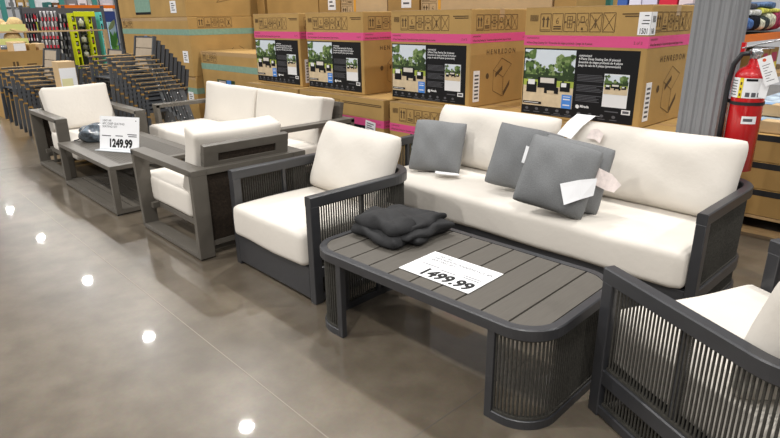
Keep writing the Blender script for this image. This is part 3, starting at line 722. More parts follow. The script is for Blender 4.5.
# ------------------------------------------------------------------ ribbed steel column and extinguisher
col = []; x0, x1, y0, y1 = -1.372, -1.150, 3.72, 3.96
def ribs(a, c, n, amp):
    out = []; L = (Vector(c)-Vector(a)); d = L.normalized(); nn = Vector((d.y, -d.x)); l = L.length
    for k in range(n):
        for u, q in ((.0, 0), (.40, 0), (.58, 1), (.82, 1)): p = Vector(a)+d*(l*(k+u)/n)-nn*amp*q; out.append((p.x, p.y))
    return out
poly = ribs((x0, y0), (x1, y0), 4, .009)+ribs((x1, y0), (x1, y1), 3, .009)+ribs((x1, y1), (x0, y1), 4, .009)+ribs((x0, y1), (x0, y0), 3, .009)
o = MB().prism(poly, 0, 4.2, M_steel).build('steel_column'); tag(o, 'grey ribbed sheet-steel column right of the pink-banded cartons', 'column')
ex = thing('fire_extinguisher', 'red fire extinguisher with white hanging tag mounted beside the grey steel column', 'fire extinguisher', (-1.010, 3.715, .63))
R_ = .083
MB().lathe([(.05, 0), (R_, .012), (R_, .535), (R_*.96, .555), (R_*.78, .578), (R_*.50, .59), (.030, .60), (.026, .63)], M_red, 32).build('tank', ex)
def wrapband(z0, z1, r, a0, a1, m, mb, n=20):
    vs = []; fs = []
    for k in range(n+1):
        a = a0+(a1-a0)*k/n
        for z in (z0, z1): vs.append((r*math.cos(a), r*math.sin(a), z))
    for k in range(n): fs.append((2*k, 2*k+2, 2*k+3, 2*k+1))
    return mb.add(vs, fs, m, None, True)
mb = wrapband(.425, .532, R_+.0012, -PI*.95, PI*.15, M_paper, MB())
lb = wrapband(.425, .532, R_+.002, -1.95, -1.70, M_yel, mb)
for k in range(6): wrapband(.438+.015*k, .443+.015*k, R_+.002, -2.7, -2.1, M_inkg, mb)
for k in range(3): wrapband(.435+.03*k, .450+.03*k, R_+.0026, -1.88, -1.77, M_inkc, mb)
wrapband(.516, .529, R_+.002, -1.55, -.9, M_panel, mb)
for k in range(3): wrapband(.432, .456, R_+.002, -1.5+.35*k, -1.25+.35*k, M_inkg, mb)
mb.build('instruction_label', ex)
mb = wrapband(.385, .403, R_+.003, -PI, PI, M_rub, MB(), 32); mb.build('strap', ex)
mb = wrapband(.285, .327, R_+.0015, -1.45, -.55, M_paper, MB()); wrapband(.298, .314, R_+.002, -1.35, -.8, M_inkg, mb); mb.build('small_sticker', ex)
mb = MB(); mb.lathe([(.022, .62), (.026, .64), (.026, .68), (.018, .69)], M_chrome, 16); mb.tube([(0, 0, .66), (.03, -.045, .665)], .012, M_chrome, 10); mb.build('valve', ex)
mb = MB(); mb.bar((-.07, -.005, .685), (.125, -.02, .735), .022, .008, M_chrome, bev=.002); mb.bar((-.03, -.005, .675), (.085, -.02, .690), .020, .007, M_chrome, bev=.002); mb.build('lever', ex)
MB().lathe([(.018, 0), (.018, .016), (.012, .018)], M_chrome, 16, Tm((.032, -.055, .665), rx=PI/2)).build('gauge', ex)
MB().tube([(-.02, -.03, .66), (-.055, -.045, .655), (-.085, -.05, .60), (-.098, -.045, .50), (-.100, -.04, .35), (-.100, -.04, .12)], .014, M_rub, 10).build('hose', ex)
MB().tube([(-.100, -.04, .16), (-.100, -.04, .04)], [.017, .022], M_rub, 10).build('nozzle', ex)
mb = MB(); mb.box2((-.098, .0, .385), (-.06, .03, .403), M_rub); mb.box2((-.112, -.03, .0), (-.098, .03, .55), M_red); mb.box2((-.075, -.015, .655), (-.055, .01, .715), M_red); mb.build('bracket', ex)
mb = MB(); T = Tm((.062, -.085, .645), ry=-.42); mb.box2((-.03, -.001, -.15), (.035, .001, .0), M_paper, T)
for k in range(7): mb.rect(-.018, -.045-.014*k, .020-.01*(k % 3), -.042-.014*k, M_inkg, T @ Matrix.Translation((0, -.0016, 0)))
mb.blob(.0, -.016, .009, .009, flat(.7, .1, .03), T @ Matrix.Translation((0, -.0016, 0)), n=10, j=.02); mb.build('inspection_tag', ex)
mb = MB(); mb.box2((-.005, -.002, -.20), (.035, .0, -.06), M_paper, Tm((.085, -.055, .63), ry=.10)); mb.build('rear_tag', ex)
# ------------------------------------------------------------------ pallet of long cartons on the right
px0, px1, py0, py1 = -1.30, -.10, 4.56, 5.55
pl = thing('wooden_pallet', 'pale wooden pallet under the strapped cartons behind the sofa', 'pallet', ((px0+px1)/2, py0, 0)); w = px1-px0; d = py1-py0
for k in range(6): y = k*(d-.1)/5; MB().box2((-w/2, y, .115), (w/2, y+.1, .135), M_pal).build('deck_board', pl)
for x in (-w/2+.05, 0, w/2-.05): MB().box2((x-.045, 0, .022), (x+.045, d, .114), M_pal).build('block_stringer', pl) if x else MB().box2((x-.045, 0, .022), (x+.045, d, .114), M_pal).build('block_stringer', pl)
for k in range(3): y = k*(d-.1)/2; MB().box2((-w/2, y, 0), (w/2, y+.1, .021), M_pal).build('base_board', pl)
z = .137
for lab, h in (('bottom long carton on the pallet behind the sofa, under a black strap', .19), ('middle long carton of the pallet stack behind the sofa', .19), ('topmost long carton of the pallet stack behind the sofa', .19)):
    mb = MB(); mb.box2((-w/2-.002, -d/2-.002, h-.045), (w/2+.002, d/2+.002, h-.004), M_rub)
    plain('long_carton', lab, 'carton', (px0, py0, z), (px1, py1, z+h), M_card3, 'long cartons on the pallet', [('black_strap', mb)]); z += h+.002
for lab, y, zz in (('film-wrapped flat carton with blue stripes, lower of the two on the pallet stack', .05, z), ('film-wrapped flat carton with blue stripes, upper of the two on the pallet stack', .22, z+.087)):
    mb = MB(); dd = py1-py0-y; zz += .003 if y > .1 else 0; mb.box2((-w/2+.01, -dd/2+.10, .083), (w/2-.01, dd/2-.01, .085), M_film)
    m2 = MB()
    for k in range(5): m2.box2((-w/2+.08+.24*k, -dd/2-.001, .0825), (-w/2+.16+.24*k, -dd/2+.10, .0845), flat(.22, .36, .55)); 
    plain('flat_carton', lab, 'carton', (px0, py0+y, zz), (px1, py1, zz+.083), M_card2, 'film-wrapped cartons on the pallet', [('clear_film', mb), ('blue_stripe', m2)])
# ------------------------------------------------------------------ orange rack with rugs on the right
RX = -1.72
rk = thing('pallet_rack', 'orange-beamed storage rack carrying colourful rugs behind the steel column', 'rack', (RX-.6, 6.9, 0))
MB().box2((.55, -1.2, 1.250), (.60, 1.6, 1.312), M_orange).build('beam', rk)
MB().box2((-.60, -1.2, 1.215), (-.55, 1.6, 1.315), M_orange).build('beam', rk)
MB().box2((-.55, -1.2, 1.29), (.55, 1.6, 1.312), M_slate).build('shelf_deck', rk)
MB().box2((-.6, -1.2, .86), (.60, 1.6, .90), M_pal).build('lower_shelf', rk)
for x in (-.57, .57):
    for y in (-1.25, 1.6): MB().box2((x-.03, y, 0), (x+.03, y+.05, 2.6), M_tealrack).build('upright', rk)
rnd = random.Random(2)
def lump(name, label, cat, p0, p1, X, dep, m, grp, seed):
    a = at_x(p0[0], p0[1], X); c = at_x(p1[0], p1[1], X)
    w, h = abs(c.y-a.y), abs(a.z-c.z)
    o = cushion(dep, w, h, min(w, h, dep)*.42, .01, m, None, seed=seed, n=7, wob=.012).build(name)
    o.location = (X-dep/2, (a.y+c.y)/2, (a.z+c.z)/2); return tag(o, label, cat, grp)
for k, (p0, p1, col, lab) in enumerate((((744, 17), (754, 31), (.08, .16, .38), 'blue rolled rug nearest the steel column on the orange rack'), ((752, 15), (760, 30.5), (.012, .014, .02), 'black rolled rug beside the blue one on the orange rack'), ((758, 18), (765, 30), (.75, .70, .50), 'cream rolled rug between two dark ones on the orange rack'),
        ((764, 16), (770, 29.5), (.05, .06, .06), 'charcoal rolled rug in the middle of the orange rack'), ((769, 12), (776, 29), (.70, .66, .48), 'cream shaggy rug right of the charcoal one on the orange rack'), ((775, 10), (784, 28.5), (.35, .05, .10), 'dark red rug at the right end of the orange rack'),
        ((746, 9), (762, 16), (.80, .78, .62), 'off-white folded rug lying on top of the rolled rugs'), ((761, 8), (780, 13), (.70, .62, .12), 'yellow-edged folded rug lying on top of the rolled rugs'), ((742, 3), (758, 9), (.10, .10, .12), 'dark grey folded rug topmost on the left of the pile'), ((757, 2), (776, 8), (.10, .16, .28), 'navy folded rug topmost on the right of the pile'))):
    lump('folded_rug', lab, 'rug', p0, p1, RX-.03-.004*k, .5, mat('rug_%d' % k, col, .95, .1, var=.6, vscale=30, bump=.6, bscale=40), 'rugs on the orange rack', k)
for k, (p0, p1) in enumerate(((756, 763), (764, 771), (772, 780))):
    a = at_x(p0, 45, RX-.1); c = at_x(p1, 45, RX-.1)
    mb = MB(); hh = .245; ww = abs(c.y-a.y)
    mb.box2((.301, -ww/2+.02, .02), (.303, ww/2-.02, .10), M_yel); mb.box2((.301, -ww/2+.05, .10), (.303, ww/2-.06, .20), flat(.55, .05, .12))
    plain('display_carton', ('tan carton with a yellow and red print under the rugs, nearest the extinguisher', 'tan carton with a yellow and red print under the rugs, middle of three', 'tan carton with a yellow and red print under the rugs, farthest right')[k], 'carton', (RX-.7, min(a.y, c.y), .903), (RX-.1, max(a.y, c.y), .903+hh), M_card, 'printed cartons under the rugs', [('yellow_print', mb)])
tbq = thing('pale_table', 'pale blue topped table in the background right of the extinguisher tag', 'table', (-1.05, 6.0, 0))
MB().box2((-.45, -.3, .70), (.9, .5, .74), M_ltable, bev=.004).build('table_top', tbq)
for x in (-.42, .87):
    for y in (-.27, .47): MB().box2((x-.02, y-.02, 0), (x+.02, y+.02, .70), M_slate2).build('leg', tbq)
# ------------------------------------------------------------------ stacks of dining chairs
M_wrap2 = mat('tan_edge_wrap', (.40, .27, .12), .6, .3, var=.4, vscale=18)
def stacking_chair():
    t = thing('stacking_chair', '', 'chair'); W, AL = .58, .58
    mb = MB()
    for k in range(6): mb.box2((-.24, -.26+.085*k, .415), (.24, -.19+.085*k, .430), M_slate)
    for s in (-1, 1): mb.box2((s*.24, -.27, .405), (s*.265, .25, .430), M_slate)
    mb.build('seat', t)
    T = Tm((0, .24, .44), rx=-.20); mb = MB()
    for k in range(3): mb.box2((-.225, -.008, .06+.128*k), (.225, .008, .18+.128*k), M_tan, T)
    mb.box2((-.235, -.006, .435), (.235, .006, .455), M_slate, T); mb.build('backrest', t)
    for s in (-1, 1):
        MB().box2((s*.232, -.02, -.02), (s*.262, .02, .46), M_slate, T).build('back_post', t)
        x = s*(W/2-.02)
        mb = MB(); mb.box2((x-.022, -.30, .645), (x+.022, .29, .667), M_slate, bev=.003)
        for y in (-.25, .02, .24): mb.box2((x-.024, y-.006, .643), (x+.024, y+.006, .669), M_wrap)
        mb.box2((x-.019, -.295, .664), (x+.0225, .285, .672), M_wrap2); mb.build('arm', t)
        mb = MB(); mb.bar((x, -.30, 0), (x, -.275, .646), .026, .034, M_slate, up=(0, 1, 0))
        for z in (.34, .57): mb.bar((x, -.300+.0385*z/.646*.65, z), (x, -.2985+.0385*z/.646*.65, z+.02), .030, .038, M_wrap, up=(0, 1, 0))
        mb.build('leg', t)
        mb = MB(); mb.bar((x, .36, 0), (x, .20, .646), .030, .060, M_slate2, up=(0, 1, 0), bev=.004)
        for z in (.12, .3, .5): mb.lathe([(.010, 0), (.010, .006), (.004, .009)], M_chrome, 8, Tm((x+.015, .36-.16*z/.646, z), ry=PI/2))
        mb.build('leg', t)
        mb = MB(); mb.box2((x-.01, -.28, .395), (x+.01, .25, .420), M_slate); mb.build('side_rail', t)
    return t
ORD = ['lowest', 'second from the bottom', 'third from the bottom', 'fourth from the bottom', 'fifth from the bottom', 'sixth from the bottom', 'seventh from the bottom', 'eighth from the bottom', 'topmost']
proto = None
def stack(n, x, y, rz, where, grp):
    global proto
    d = Matrix.Rotation(rz, 3, 'Z') @ Vector((0, -.048, 0))
    for k in range(n):
        lab = 'slate patio chair, %s in the stack %s' % (ORD[k] if k < n-1 else 'topmost', where)
        loc = (x+d.x*k, y+d.y*k, .053*k)
        if proto is None:
            proto = stacking_chair(); proto.location = loc; proto.rotation_euler = (0, 0, rz); proto['label'] = lab; proto['group'] = grp
        else: dup(proto, loc, rz, lab, grp)
RZ = math.radians(4)
stack(9, -7.72, 3.10, RZ, 'left of the taupe loveseat', 'stacked chairs by the teal-banded cartons')
stack(6, -9.05, 2.20, RZ, 'behind the far left taupe armchair', 'stacked chairs at far left')
stack(5, -9.35, 3.10, RZ, 'behind the small white carton', 'stacked chairs in the back')
a = at_x(57, 62, -8.05); c = at_x(74.5, 62, -8.05)
mb = MB(); mb.box2((.128, -abs(c.y-a.y)*.42, .03), (.130, abs(c.y-a.y)*.2, .12), flat(.78, .74, .42)); mb2 = MB(); mb2.box2((.125, -abs(c.y-a.y)/2+.002, .003), (.1265, abs(c.y-a.y)*.47, .245), M_paper)
ped = plain('tall_carton', 'tan carton standing behind the far left taupe armchair, under the small white carton', 'carton', (-8.32, a.y-.04, .002), (-8.02, c.y+.04, .715), M_card3)
plain('small_carton', 'small white-fronted carton with a yellow print beside the far left chair stack', 'carton', (-8.30, a.y, .717), (-8.05, c.y, a.z), M_card2, None, [('white_front', mb2), ('yellow_print', mb)])
# ------------------------------------------------------------------ merchandise at the far left
def slabx(name, label, cat, p0, p1, X, dep, m, group=None, floor=False, ch=()):
    # a box whose front looks to +X, given by two opposite corners of that front
    a = at_x(p0[0], p0[1], X); c = at_x(p1[0], p1[1], X); zb = .002 if floor else c.z
    return plain(name, label, cat, (X-dep, min(a.y, c.y), zb), (X, max(a.y, c.y), a.z), m, group, ch)
def board(name, label, cat, p0, p1, X, dep, m):
    a = at_x(p0[0], p0[1], X); c = at_x(p1[0], p1[1], X)
    return a, c
# big open carton bin
a = at_x(-6, 52, -11.0); c = at_x(47, 52, -11.0)
bn = thing('cardboard_bin', 'big brown cardboard bin at far left behind the stacked chairs', 'bin', (-11.4, (a.y+c.y)/2, 0)); w = abs(c.y-a.y); hz = a.z
mb = MB()
for s in (-1, 1): mb.box2((-.4, s*w/2, .002), (.4, s*(w/2-.012), hz), M_card3); mb.box2((s*.4, -w/2, .002), (s*.388, w/2, hz), M_card3)
mb.box2((-.39, -w/2+.01, .002), (.39, w/2-.01, hz-.10), M_card3); mb.build('carton_body', bn)
mb = MB(); TT = Tm((.4015, 0, 0), rz=PI/2)
for k in range(2): mb.rect(-w/2+.22+.05*k, hz-.30, -w/2+.25+.05*k, hz-.16, M_inkc, TT)
mb.rect(w/2-.32, hz-.22, w/2-.18, hz-.20, M_inkc, TT); mb.build('printed_mark', bn)
for k, (q0, q1, m_, lab) in enumerate((((12, 42.5), (27.5, 53), M_paper, 'white-fronted carton lying in the big cardboard bin'), ((28.5, 44), (37, 53), M_card, 'brown carton in the big cardboard bin next to the white-fronted one'), ((38, 43.5), (46, 53), M_card2, 'pale brown carton at the right end of the big cardboard bin'))):
    a = at_x(q0[0], q0[1], -11.08-.0*k); c = at_x(q1[0], q1[1], -11.08)
    plain('small_carton', lab, 'carton', (-11.5, a.y, hz-.098), (-11.08, c.y, a.z), M_card2 if k == 0 else m_, 'small cartons in the cardboard bin', [('white_front', MB().box2((.21, -abs(c.y-a.y)/2+.01, .02), (.212, abs(c.y-a.y)/2-.01, a.z-hz+.08), m_))] if k == 0 else ())
# straw hats on two shelves
HX = -12.5
def hat(cx, cy, rx, zb, label, tilt=0., k=0):
    p = at_x(cx, cy, HX); o = thing('straw_hat', label, 'hat', (HX-.17-.27*(k % 2), p.y, zb+.6*rx*abs(math.sin(tilt))), 0, 'straw hats on the display shelf', rot=(tilt*.6, -tilt, 0))
    r = rx
    MB().lathe([(r, 0), (r*1.0, .012), (r*.62, .030), (r*.58, .09), (r*.50, .14), (r*.28, .168), (.005, .172)], M_straw, 24).build('hat_body', o)
    mb = MB(); mb.lathe([(r*.632, .030), (r*.61, .062), (r*.59, .062)], flat(.40, .28, .14), 24); mb.build('hat_band', o)
a = at_x(-8, 24.5, HX); c = at_x(26.5, 31, HX); d2 = at_x(28, 38, HX); e2 = at_x(28, 43.5, HX)
ds = thing('display_shelf', 'two-tier hat display with pale yellow-green edge strips at far left', 'shelf', (HX-.3, (a.y+c.y)/2, 0)); w = abs(c.y-a.y)
for zt, zb in ((a.z, c.z), (d2.z, e2.z)):
    MB().box2((-.3, -w/2, zb), (.29, w/2, zb+.02), M_card2).build('shelf_board', ds)
    MB().box2((.29, -w/2, zb-.01), (.30, w/2, zt), M_strip).build('edge_strip', ds)
for s in (-1, 1): MB().box2((-.28, s*w/2, 0), (-.24, s*(w/2-.04), 1.9), M_slate2).build('upright', ds); MB().box2((.22, s*w/2, 0), (.26, s*(w/2-.04), c.z), M_card3).build('upright', ds)
hat(3, 24, .20, c.z+.022, 'rounder straw hat at the left end of the upper display tier', -.25, 1); hat(16, 24, .21, c.z+.022, 'straw hat with a drooping brim at the right end of the upper display tier', -.35, 0)
hat(15, 38, .24, e2.z+.022, 'straw hat on the lower display tier over the brown cartons', 0, 0)
# wall of hanging goods
BX = -13.9
a = at_x(22, 8, BX); c = at_x(112, 60, BX)
db = thing('display_board', 'dark board hung with packaged goods behind the lime green racks', 'display', (BX-.05, (a.y+c.y)/2, 0)); w = abs(c.y-a.y)
MB().box2((-.03, -w/2, .1), (.03, w/2, a.z), flat(.085, .08, .085)).build('back_board', db)
for s in (-1, 0, 1): MB().box2((-.08, s*w/2-.03, 0), (-.03, s*w/2+.03, a.z+.05), M_slate).build('upright', db)
rnd = random.Random(9)
PK = {}
def pack(p0, p1, cols, label, grp):
    a = at_x(p0[0], p0[1], BX+.09); c = at_x(p1[0], p1[1], BX+.09); w, h = abs(c.y-a.y), a.z-c.z
    o = thing('hanging_pack', label, 'packaged goods', (BX+.05, (a.y+c.y)/2, c.z), 0, grp)
    mb = MB(); mb.box2((-.055, -w/2, 0), (.028, w/2, h), cols[0], bev=.006); mb.box2((-.07, -.006, h*.92), (-.05, .006, h*.96), M_chrome); mb.build('card', o)
    mb = MB(); mb.box2((.029, -w*.5, h*.02), (.040, w*.5, h*.40), cols[1]); mb.box2((.029, -w*.30, h*.42), (.046, w*.25, h*.9), cols[2]); mb.build('printed_front', o)
dk, wh, rd, gy, pk = flat(.03, .03, .035), flat(.72, .70, .72), flat(.55, .03, .06), flat(.22, .22, .23), flat(.55, .28, .34)
for r, (y0, y1) in enumerate(((13, 20.5), (23, 31), (33.5, 39.5))):
    for k in range(5): pack((24.6+2.8*k, y0), (27.2+2.8*k, y1+1.3), (dk, pk if k % 2 else wh, gy if k % 3 else rd), 'narrow black pack with pink and white print hanging right of the straw hats', 'black packs right of the straw hats')
for r, (y0, y1) in enumerate(((11.5, 20.5), (22, 29.5), (31.5, 38.5), (40.5, 47.5))):
    for k in range(5): pack((40+3.6*k+r*.6, y0-.5), (43.4+3.6*k+r*.6, y1+.6), (wh, rd, wh if k % 2 else gy), 'white and red pack hanging in rows left of the lime racks', 'white and red packs on the wall')
for r, (y0, y1) in enumerate(((14, 21), (23, 30), (32, 39), (41, 48), (49.5, 56))):
    for k in range(3): pack((58.9+3.6*k+r*.5, y0-.5), (62.3+3.6*k+r*.5, y1+.8), (dk if (k+r) % 2 else gy, gy, wh if k == 0 else (rd if r == 1 else dk)), 'grey or black pack hanging beside the nearer lime rack', 'grey and black packs on the wall')
pack((33.5, 15.5), (36.5, 19), (flat(.7, .02, .02), flat(.7, .02, .02), rd), 'small bright red pack hanging above the black packs', 'bright packs among the black ones')
pack((36, 22), (39, 32), (flat(.55, .62, .02), flat(.5, .6, .02), M_lime), 'lime yellow pack hanging at the right of the black packs', 'bright packs among the black ones')
# lime and aqua shelf towers
LX = -13.4
def tower(label, p0, p1, m, n, lean=0):
    a = at_x(p0[0], p0[1], LX); c = at_x(p1[0], p1[1], LX); w, h, z0 = abs(c.y-a.y), a.z, c.z
    o = thing('shelf_tower', label, 'display rack', (LX-.12, (a.y+c.y)/2, 0), 0)
    for s in (-1, 1): MB().box2((-.12, s*w/2, 0), (.12, s*(w/2-w*.16), h), m).build('side_panel', o)
    mb = MB(); mb.box2((-.12, -w/2+.02, 0), (-.10, w/2-.02, h), flat(.04, .045, .03)); mb.build('rear_panel', o)
    for k in range(n+1):
        z = z0+(h-z0-.06)*k/n; MB().box2((-.10, -w/2+w*.15, z), (.12, w/2-w*.15, z+.055), m).build('shelf', o)
    for k in range(n):
        z = z0+(h-z0-.06)*k/n+.076; hh = (h-z0-.06)/n-.085
        g = thing('boxed_item', '%s boxed item on tier %s of the %s' % (('white', 'black', 'grey')[(k+n) % 3], ('one', 'two', 'three', 'four', 'five', 'six')[k], label.split(' standing')[0]), 'packaged goods', (LX-.10, (a.y+c.y)/2, z))
        MB().box2((-.05, -w*.22, 0), (.08, w*.18, hh*.75), (wh, dk, gy)[(k+n) % 3], bev=.01).build('box_body', g); MB().box2((.081, -w*.14, hh*.15), (.084, w*.08, hh*.45), (dk, wh, rd)[(k+n) % 3]).build('printed_front', g)
    return o
lime = tower('nearer lime green display rack standing left of the white bottles', (69.8, 13), (82.5, 57), M_lime, 5)
tower('farther lime green display rack standing right of the white bottles', (86.8, 13), (98, 57), M_lime, 4)
tower('aqua display rack standing beside the lime racks', (98.4, 12), (108.5, 57), M_aqua, 5)
a = at_x(75, 11.5, LX+.15); c = at_x(97, 16.5, LX+.15)
MB().box2((.125, a.y-lime.location.y, c.z), (.16, c.y-lime.location.y, a.z), M_lime, bev=.006).build('header_bar', lime)
a = at_x(82.8, 18, LX-.12); c = at_x(87.2, 18, LX-.12)
br = thing('bottle_rack', 'dark rack of white and black bottles between the two lime display racks', 'display rack', (LX-.25, (a.y+c.y)/2, 0)); bw = abs(c.y-a.y)+.06
MB().box2((-.10, -bw/2, 0), (-.085, bw/2, 1.5), M_slate).build('back_panel', br)
for k, (y0, y1) in enumerate(((18, 26), (27, 34), (35, 42), (43, 49), (50, 56))):
    a = at_x(83.6+k*.5, y0, LX-.2); c = at_x(88+k*.5, y1, LX-.2)
    MB().box2((-.085, -bw/2, c.z-.02), (.09, bw/2, c.z-.001), M_slate).build('shelf', br)
    for j in (-1, 1):
        s_ = 'left' if j < 0 else 'right'
        bt_ = MB().lathe([(.05, 0), (.05, (a.z-c.z)*.6), (.02, (a.z-c.z)*.78), (.02, (a.z-c.z)*.95)], (wh, dk, wh, gy)[(k+(j > 0)) % 4], 12).build('bottle', None, (LX-.22, br.location.y+j*.06, c.z))
        tag(bt_, '%s bottle on the %s shelf of the dark rack between the lime racks' % (s_, ('top', 'second', 'middle', 'fourth', 'lowest')[k]), 'bottle', 'bottles between the lime racks')
# wooden rail in front of the goods
a = at_x(-8, 32.5, -12.0); c = at_x(106.5, 28.5, -12.0)
rl = thing('wooden_rail', 'long tan wooden rail running in front of the hanging goods at far left', 'rail', (-12.0, (a.y+c.y)/2, 0)); w = abs(c.y-a.y)
MB().box2((-.02, -w/2, a.z-.013), (.02, w/2, a.z+.013), M_card2).build('rail_bar', rl)
MB().box2((-.03, w/2-.07, 0), (.03, w/2, a.z-.014), M_card2).build('rail_post', rl); MB().box2((-.03, -w/2, 0), (.03, -w/2+.07, a.z-.014), M_card2).build('rail_post', rl)
# palm canvas and the dark post
a = at_x(107.5, 22, -11.6); c = at_x(121, 60, -11.6); w, h = abs(c.y-a.y), a.z-.002
pc_ = thing('palm_banner', 'pale blue banner with green palm leaves between the aqua rack and the dark post', 'banner', (-11.6, (a.y+c.y)/2, .002))
MB().box2((-.05, -w/2, 0), (.0, w/2, h), flat(.42, .60, .74)).build('canvas', pc_)
mb = MB(); TT = Tm((.002, 0, 0), rz=PI/2)
for k in range(12):
    an = rnd.uniform(0, PI); L = rnd.uniform(.25, .42); x, z = rnd.uniform(-w*.1, w*.32), h*.52+rnd.uniform(0, .28)
    tip = (max(-w*.48, min(w*.48, x+L*math.cos(an))), min(h*.98, z+L*math.sin(an)))
    dx, dz = tip[0]-x, tip[1]-z; l = math.hypot(dx, dz)+1e-6; nx, nz = -dz/l*.035, dx/l*.035
    mx, mz = x+dx*.5, z+dz*.5+.04
    mb.add([(x, -.0004*k, z), (mx-nx, -.0004*k, mz-nz), (tip[0], -.0004*k, tip[1]), (mx+nx, -.0004*k, mz+nz)], [(0, 1, 2, 3)], (flat(.10, .34, .05), flat(.22, .45, .10), flat(.06, .22, .05))[k % 3], TT)
mb.build('palm_print', pc_)
mb = MB(); mb.add([(.004, -w*.5, h*.90), (.004, w*.1, h*.93), (.004, w*.5, h*.985), (.06, w*.3, h*1.03), (.06, -w*.2, h*1.0), (.03, -w*.62, h*.93)], [(0, 1, 2, 3, 4, 5)], flat(.42, .60, .36)); mb.build('leaf_trim', pc_)
a = at_x(116, 0, -9.9); bt = at_x(128, 60, -9.9)
t = thing('dark_post', 'dark square metal post standing at the left edge of the tall teal-banded carton stack', 'post', (-9.9-.7, (a.y+bt.y)/2-.02, 0)); t.location = (-11.25, at_x(122, 30, -11.25).y, 0)
MB().box2((-.045, -.045, .02), (.045, .045, 2.6), M_slate, bev=.004).build('post_shaft', t); MB().box2((-.14, -.14, 0), (.14, .14, .02), M_slate).build('base_plate', t)
# goods and racks above
SX = -16.0
a = at_x(-8, 14, SX); c = at_x(125, 14, SX); ym = (a.y+c.y)/2; w = abs(c.y-a.y)
rk2 = thing('pallet_rack', 'tall storage rack with teal uprights and orange beams at the far left', 'rack', (SX-.6, ym, 0))
for q in (3.5, 33, 63, 96): MB().box2((.50, at_x(q, 6, SX).y-ym-.05, 0), (.58, at_x(q, 6, SX).y-ym+.05, 3.2), M_tealrack).build('upright', rk2)
zb = at_x(80, 8.5, SX).z; zt = at_x(80, 5, SX).z
MB().box2((.55, at_x(58, 6, SX).y-ym, zb), (.60, w/2, zt), M_orange).build('beam', rk2)
MB().box2((-.5, -w/2, zb), (.5, w/2, zb+.03), M_slate2).build('shelf_deck', rk2)
MB().box2((-.5, -w/2, .9), (.5, w/2, .95), M_slate2).build('lower_shelf', rk2)
for p0, p1, y0, m_, lab in ((5, 14, -4, wh, 'white-wrapped bale at the left end of the far rack, above the straw hats'), (15, 22.5, -4, M_card, 'tall brown carton on the far rack, left of two'), (23.5, 31, -4, M_card2, 'tall pale brown carton on the far rack, right of two'), (47, 51, 2, flat(.03, .16, .15), 'dark teal carton on the far rack under the white board'), (52, 59, 2.5, flat(.16, .08, .04), 'dark brown carton on the far rack beside the dark teal one'),
        (66, 76, -1, gy, 'grey package on the far rack above the orange beam, leftmost'), (77, 86, -2, wh, 'white package on the far rack above the orange beam'), (87, 98, -1, flat(.45, .44, .42), 'pale grey package on the far rack above the orange beam'), (99, 112, -2, flat(.55, .56, .62), 'bluish white package on the far rack above the orange beam, rightmost')):
    a = at_x(p0, y0, SX-.12); c = at_x(p1, y0, SX-.12); ww = abs(c.y-a.y); hh = a.z-zb-.03
    mb = MB(); mb.box2((.231, -ww*.3, hh*.10), (.233, ww*.3, hh*.42), wh if m_ is not wh else gy)
    plain('far_package', lab, 'carton', (SX-.58, a.y, zb+.031), (SX-.12, c.y, a.z), m_, 'packages on the far left rack', [('printed_label', mb)])
slabx('white_board', 'white board high on the far rack above the hanging goods', 'sign board', (34, -6), (62, 7), SX+.12, .05, flat(.78, .78, .80)) if False else None
a = at_x(34.5, -6, -17.6); c = at_x(78, 8, -17.6)
wb = thing('white_board', 'broad white board standing far back between the rack uprights', 'board', (-17.65, (a.y+c.y)/2, 0)); MB().box2((-.04, -abs(c.y-a.y)/2, .02), (.04, abs(c.y-a.y)/2, a.z), flat(.80, .80, .82)).build('board_face', wb); MB().box2((-.3, -.6, 0), (.3, .6, .02), M_slate).build('foot', wb)
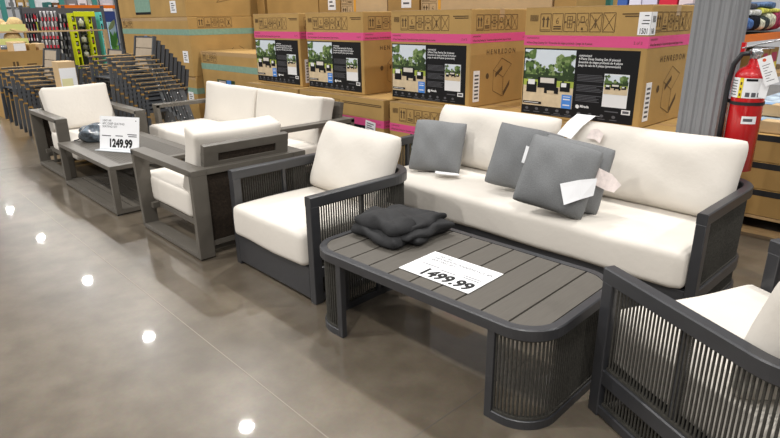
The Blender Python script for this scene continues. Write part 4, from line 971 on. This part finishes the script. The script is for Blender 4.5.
a = at_x(93, 9, -14.6); c = at_x(113, 12, -14.6); slabx('white_tray', 'white tray above the navy carton behind the aqua rack', 'tray', (92, 8.5), (113, 11.2), -14.7, .4, wh)
slabx('navy_carton', 'navy blue carton beside the top of the aqua rack', 'carton', (99, 11.4), (115.5, 17), -14.7, .4, flat(.02, .04, .16), None, True)
# ------------------------------------------------------------------ light: rows of ceiling lamps
def lamp(x, y, z, p):
    l = bpy.data.lights.new('ceiling_lamp', 'AREA'); l.shape = 'DISK'; l.size = .30; l.energy = p; l.color = (1.0, .972, .93)
    o = bpy.data.objects.new('ceiling_lamp', l); C.objects.link(o); o.location = (x, y, z)
for y in (-10., -3.0, 5.5):
    for x in (-35.7, -29.6, -23.0, -17.1, -11.1, -5.2, .7, 6.6): 
        if x < -24 and y != 5.5: continue
        lamp(x, y, 8.0, 300)
w = bpy.data.worlds.new('hall'); bpy.context.scene.world = w; w.use_nodes = True
bg = w.node_tree.nodes['Background']; bg.inputs['Color'].default_value = (.96, .97, 1.0, 1); 
nt = w.node_tree; tc = nt.nodes.new('ShaderNodeTexCoord'); sx = nt.nodes.new('ShaderNodeSeparateXYZ'); mr = nt.nodes.new('ShaderNodeMapRange')
mr.inputs['From Min'].default_value = -.05; mr.inputs['From Max'].default_value = .8; mr.inputs['To Min'].default_value = .10; mr.inputs['To Max'].default_value = .55   # bright roof above, dimmer aisles
nt.links.new(tc.outputs['Generated'], sx.inputs[0]); nt.links.new(sx.outputs['Z'], mr.inputs['Value']); nt.links.new(mr.outputs['Result'], bg.inputs['Strength'])
# ------------------------------------------------------------------ camera
cd = bpy.data.cameras.new('camera'); cam = bpy.data.objects.new('camera', cd); C.objects.link(cam)
cd.sensor_width = 36; cd.lens = FPX/780*36; cd.clip_end = 200; cd.clip_start = .05
R = Matrix((CR, -CD, -CF)).transposed().to_4x4(); R.translation = (0, 0, CAMH); cam.matrix_world = R
sc = bpy.context.scene; sc.camera = cam
sc.view_settings.view_transform = 'Standard'; sc.view_settings.look = 'None'; sc.view_settings.gamma = 1; sc.view_settings.exposure = 0.0
sc.cycles.use_denoising = True
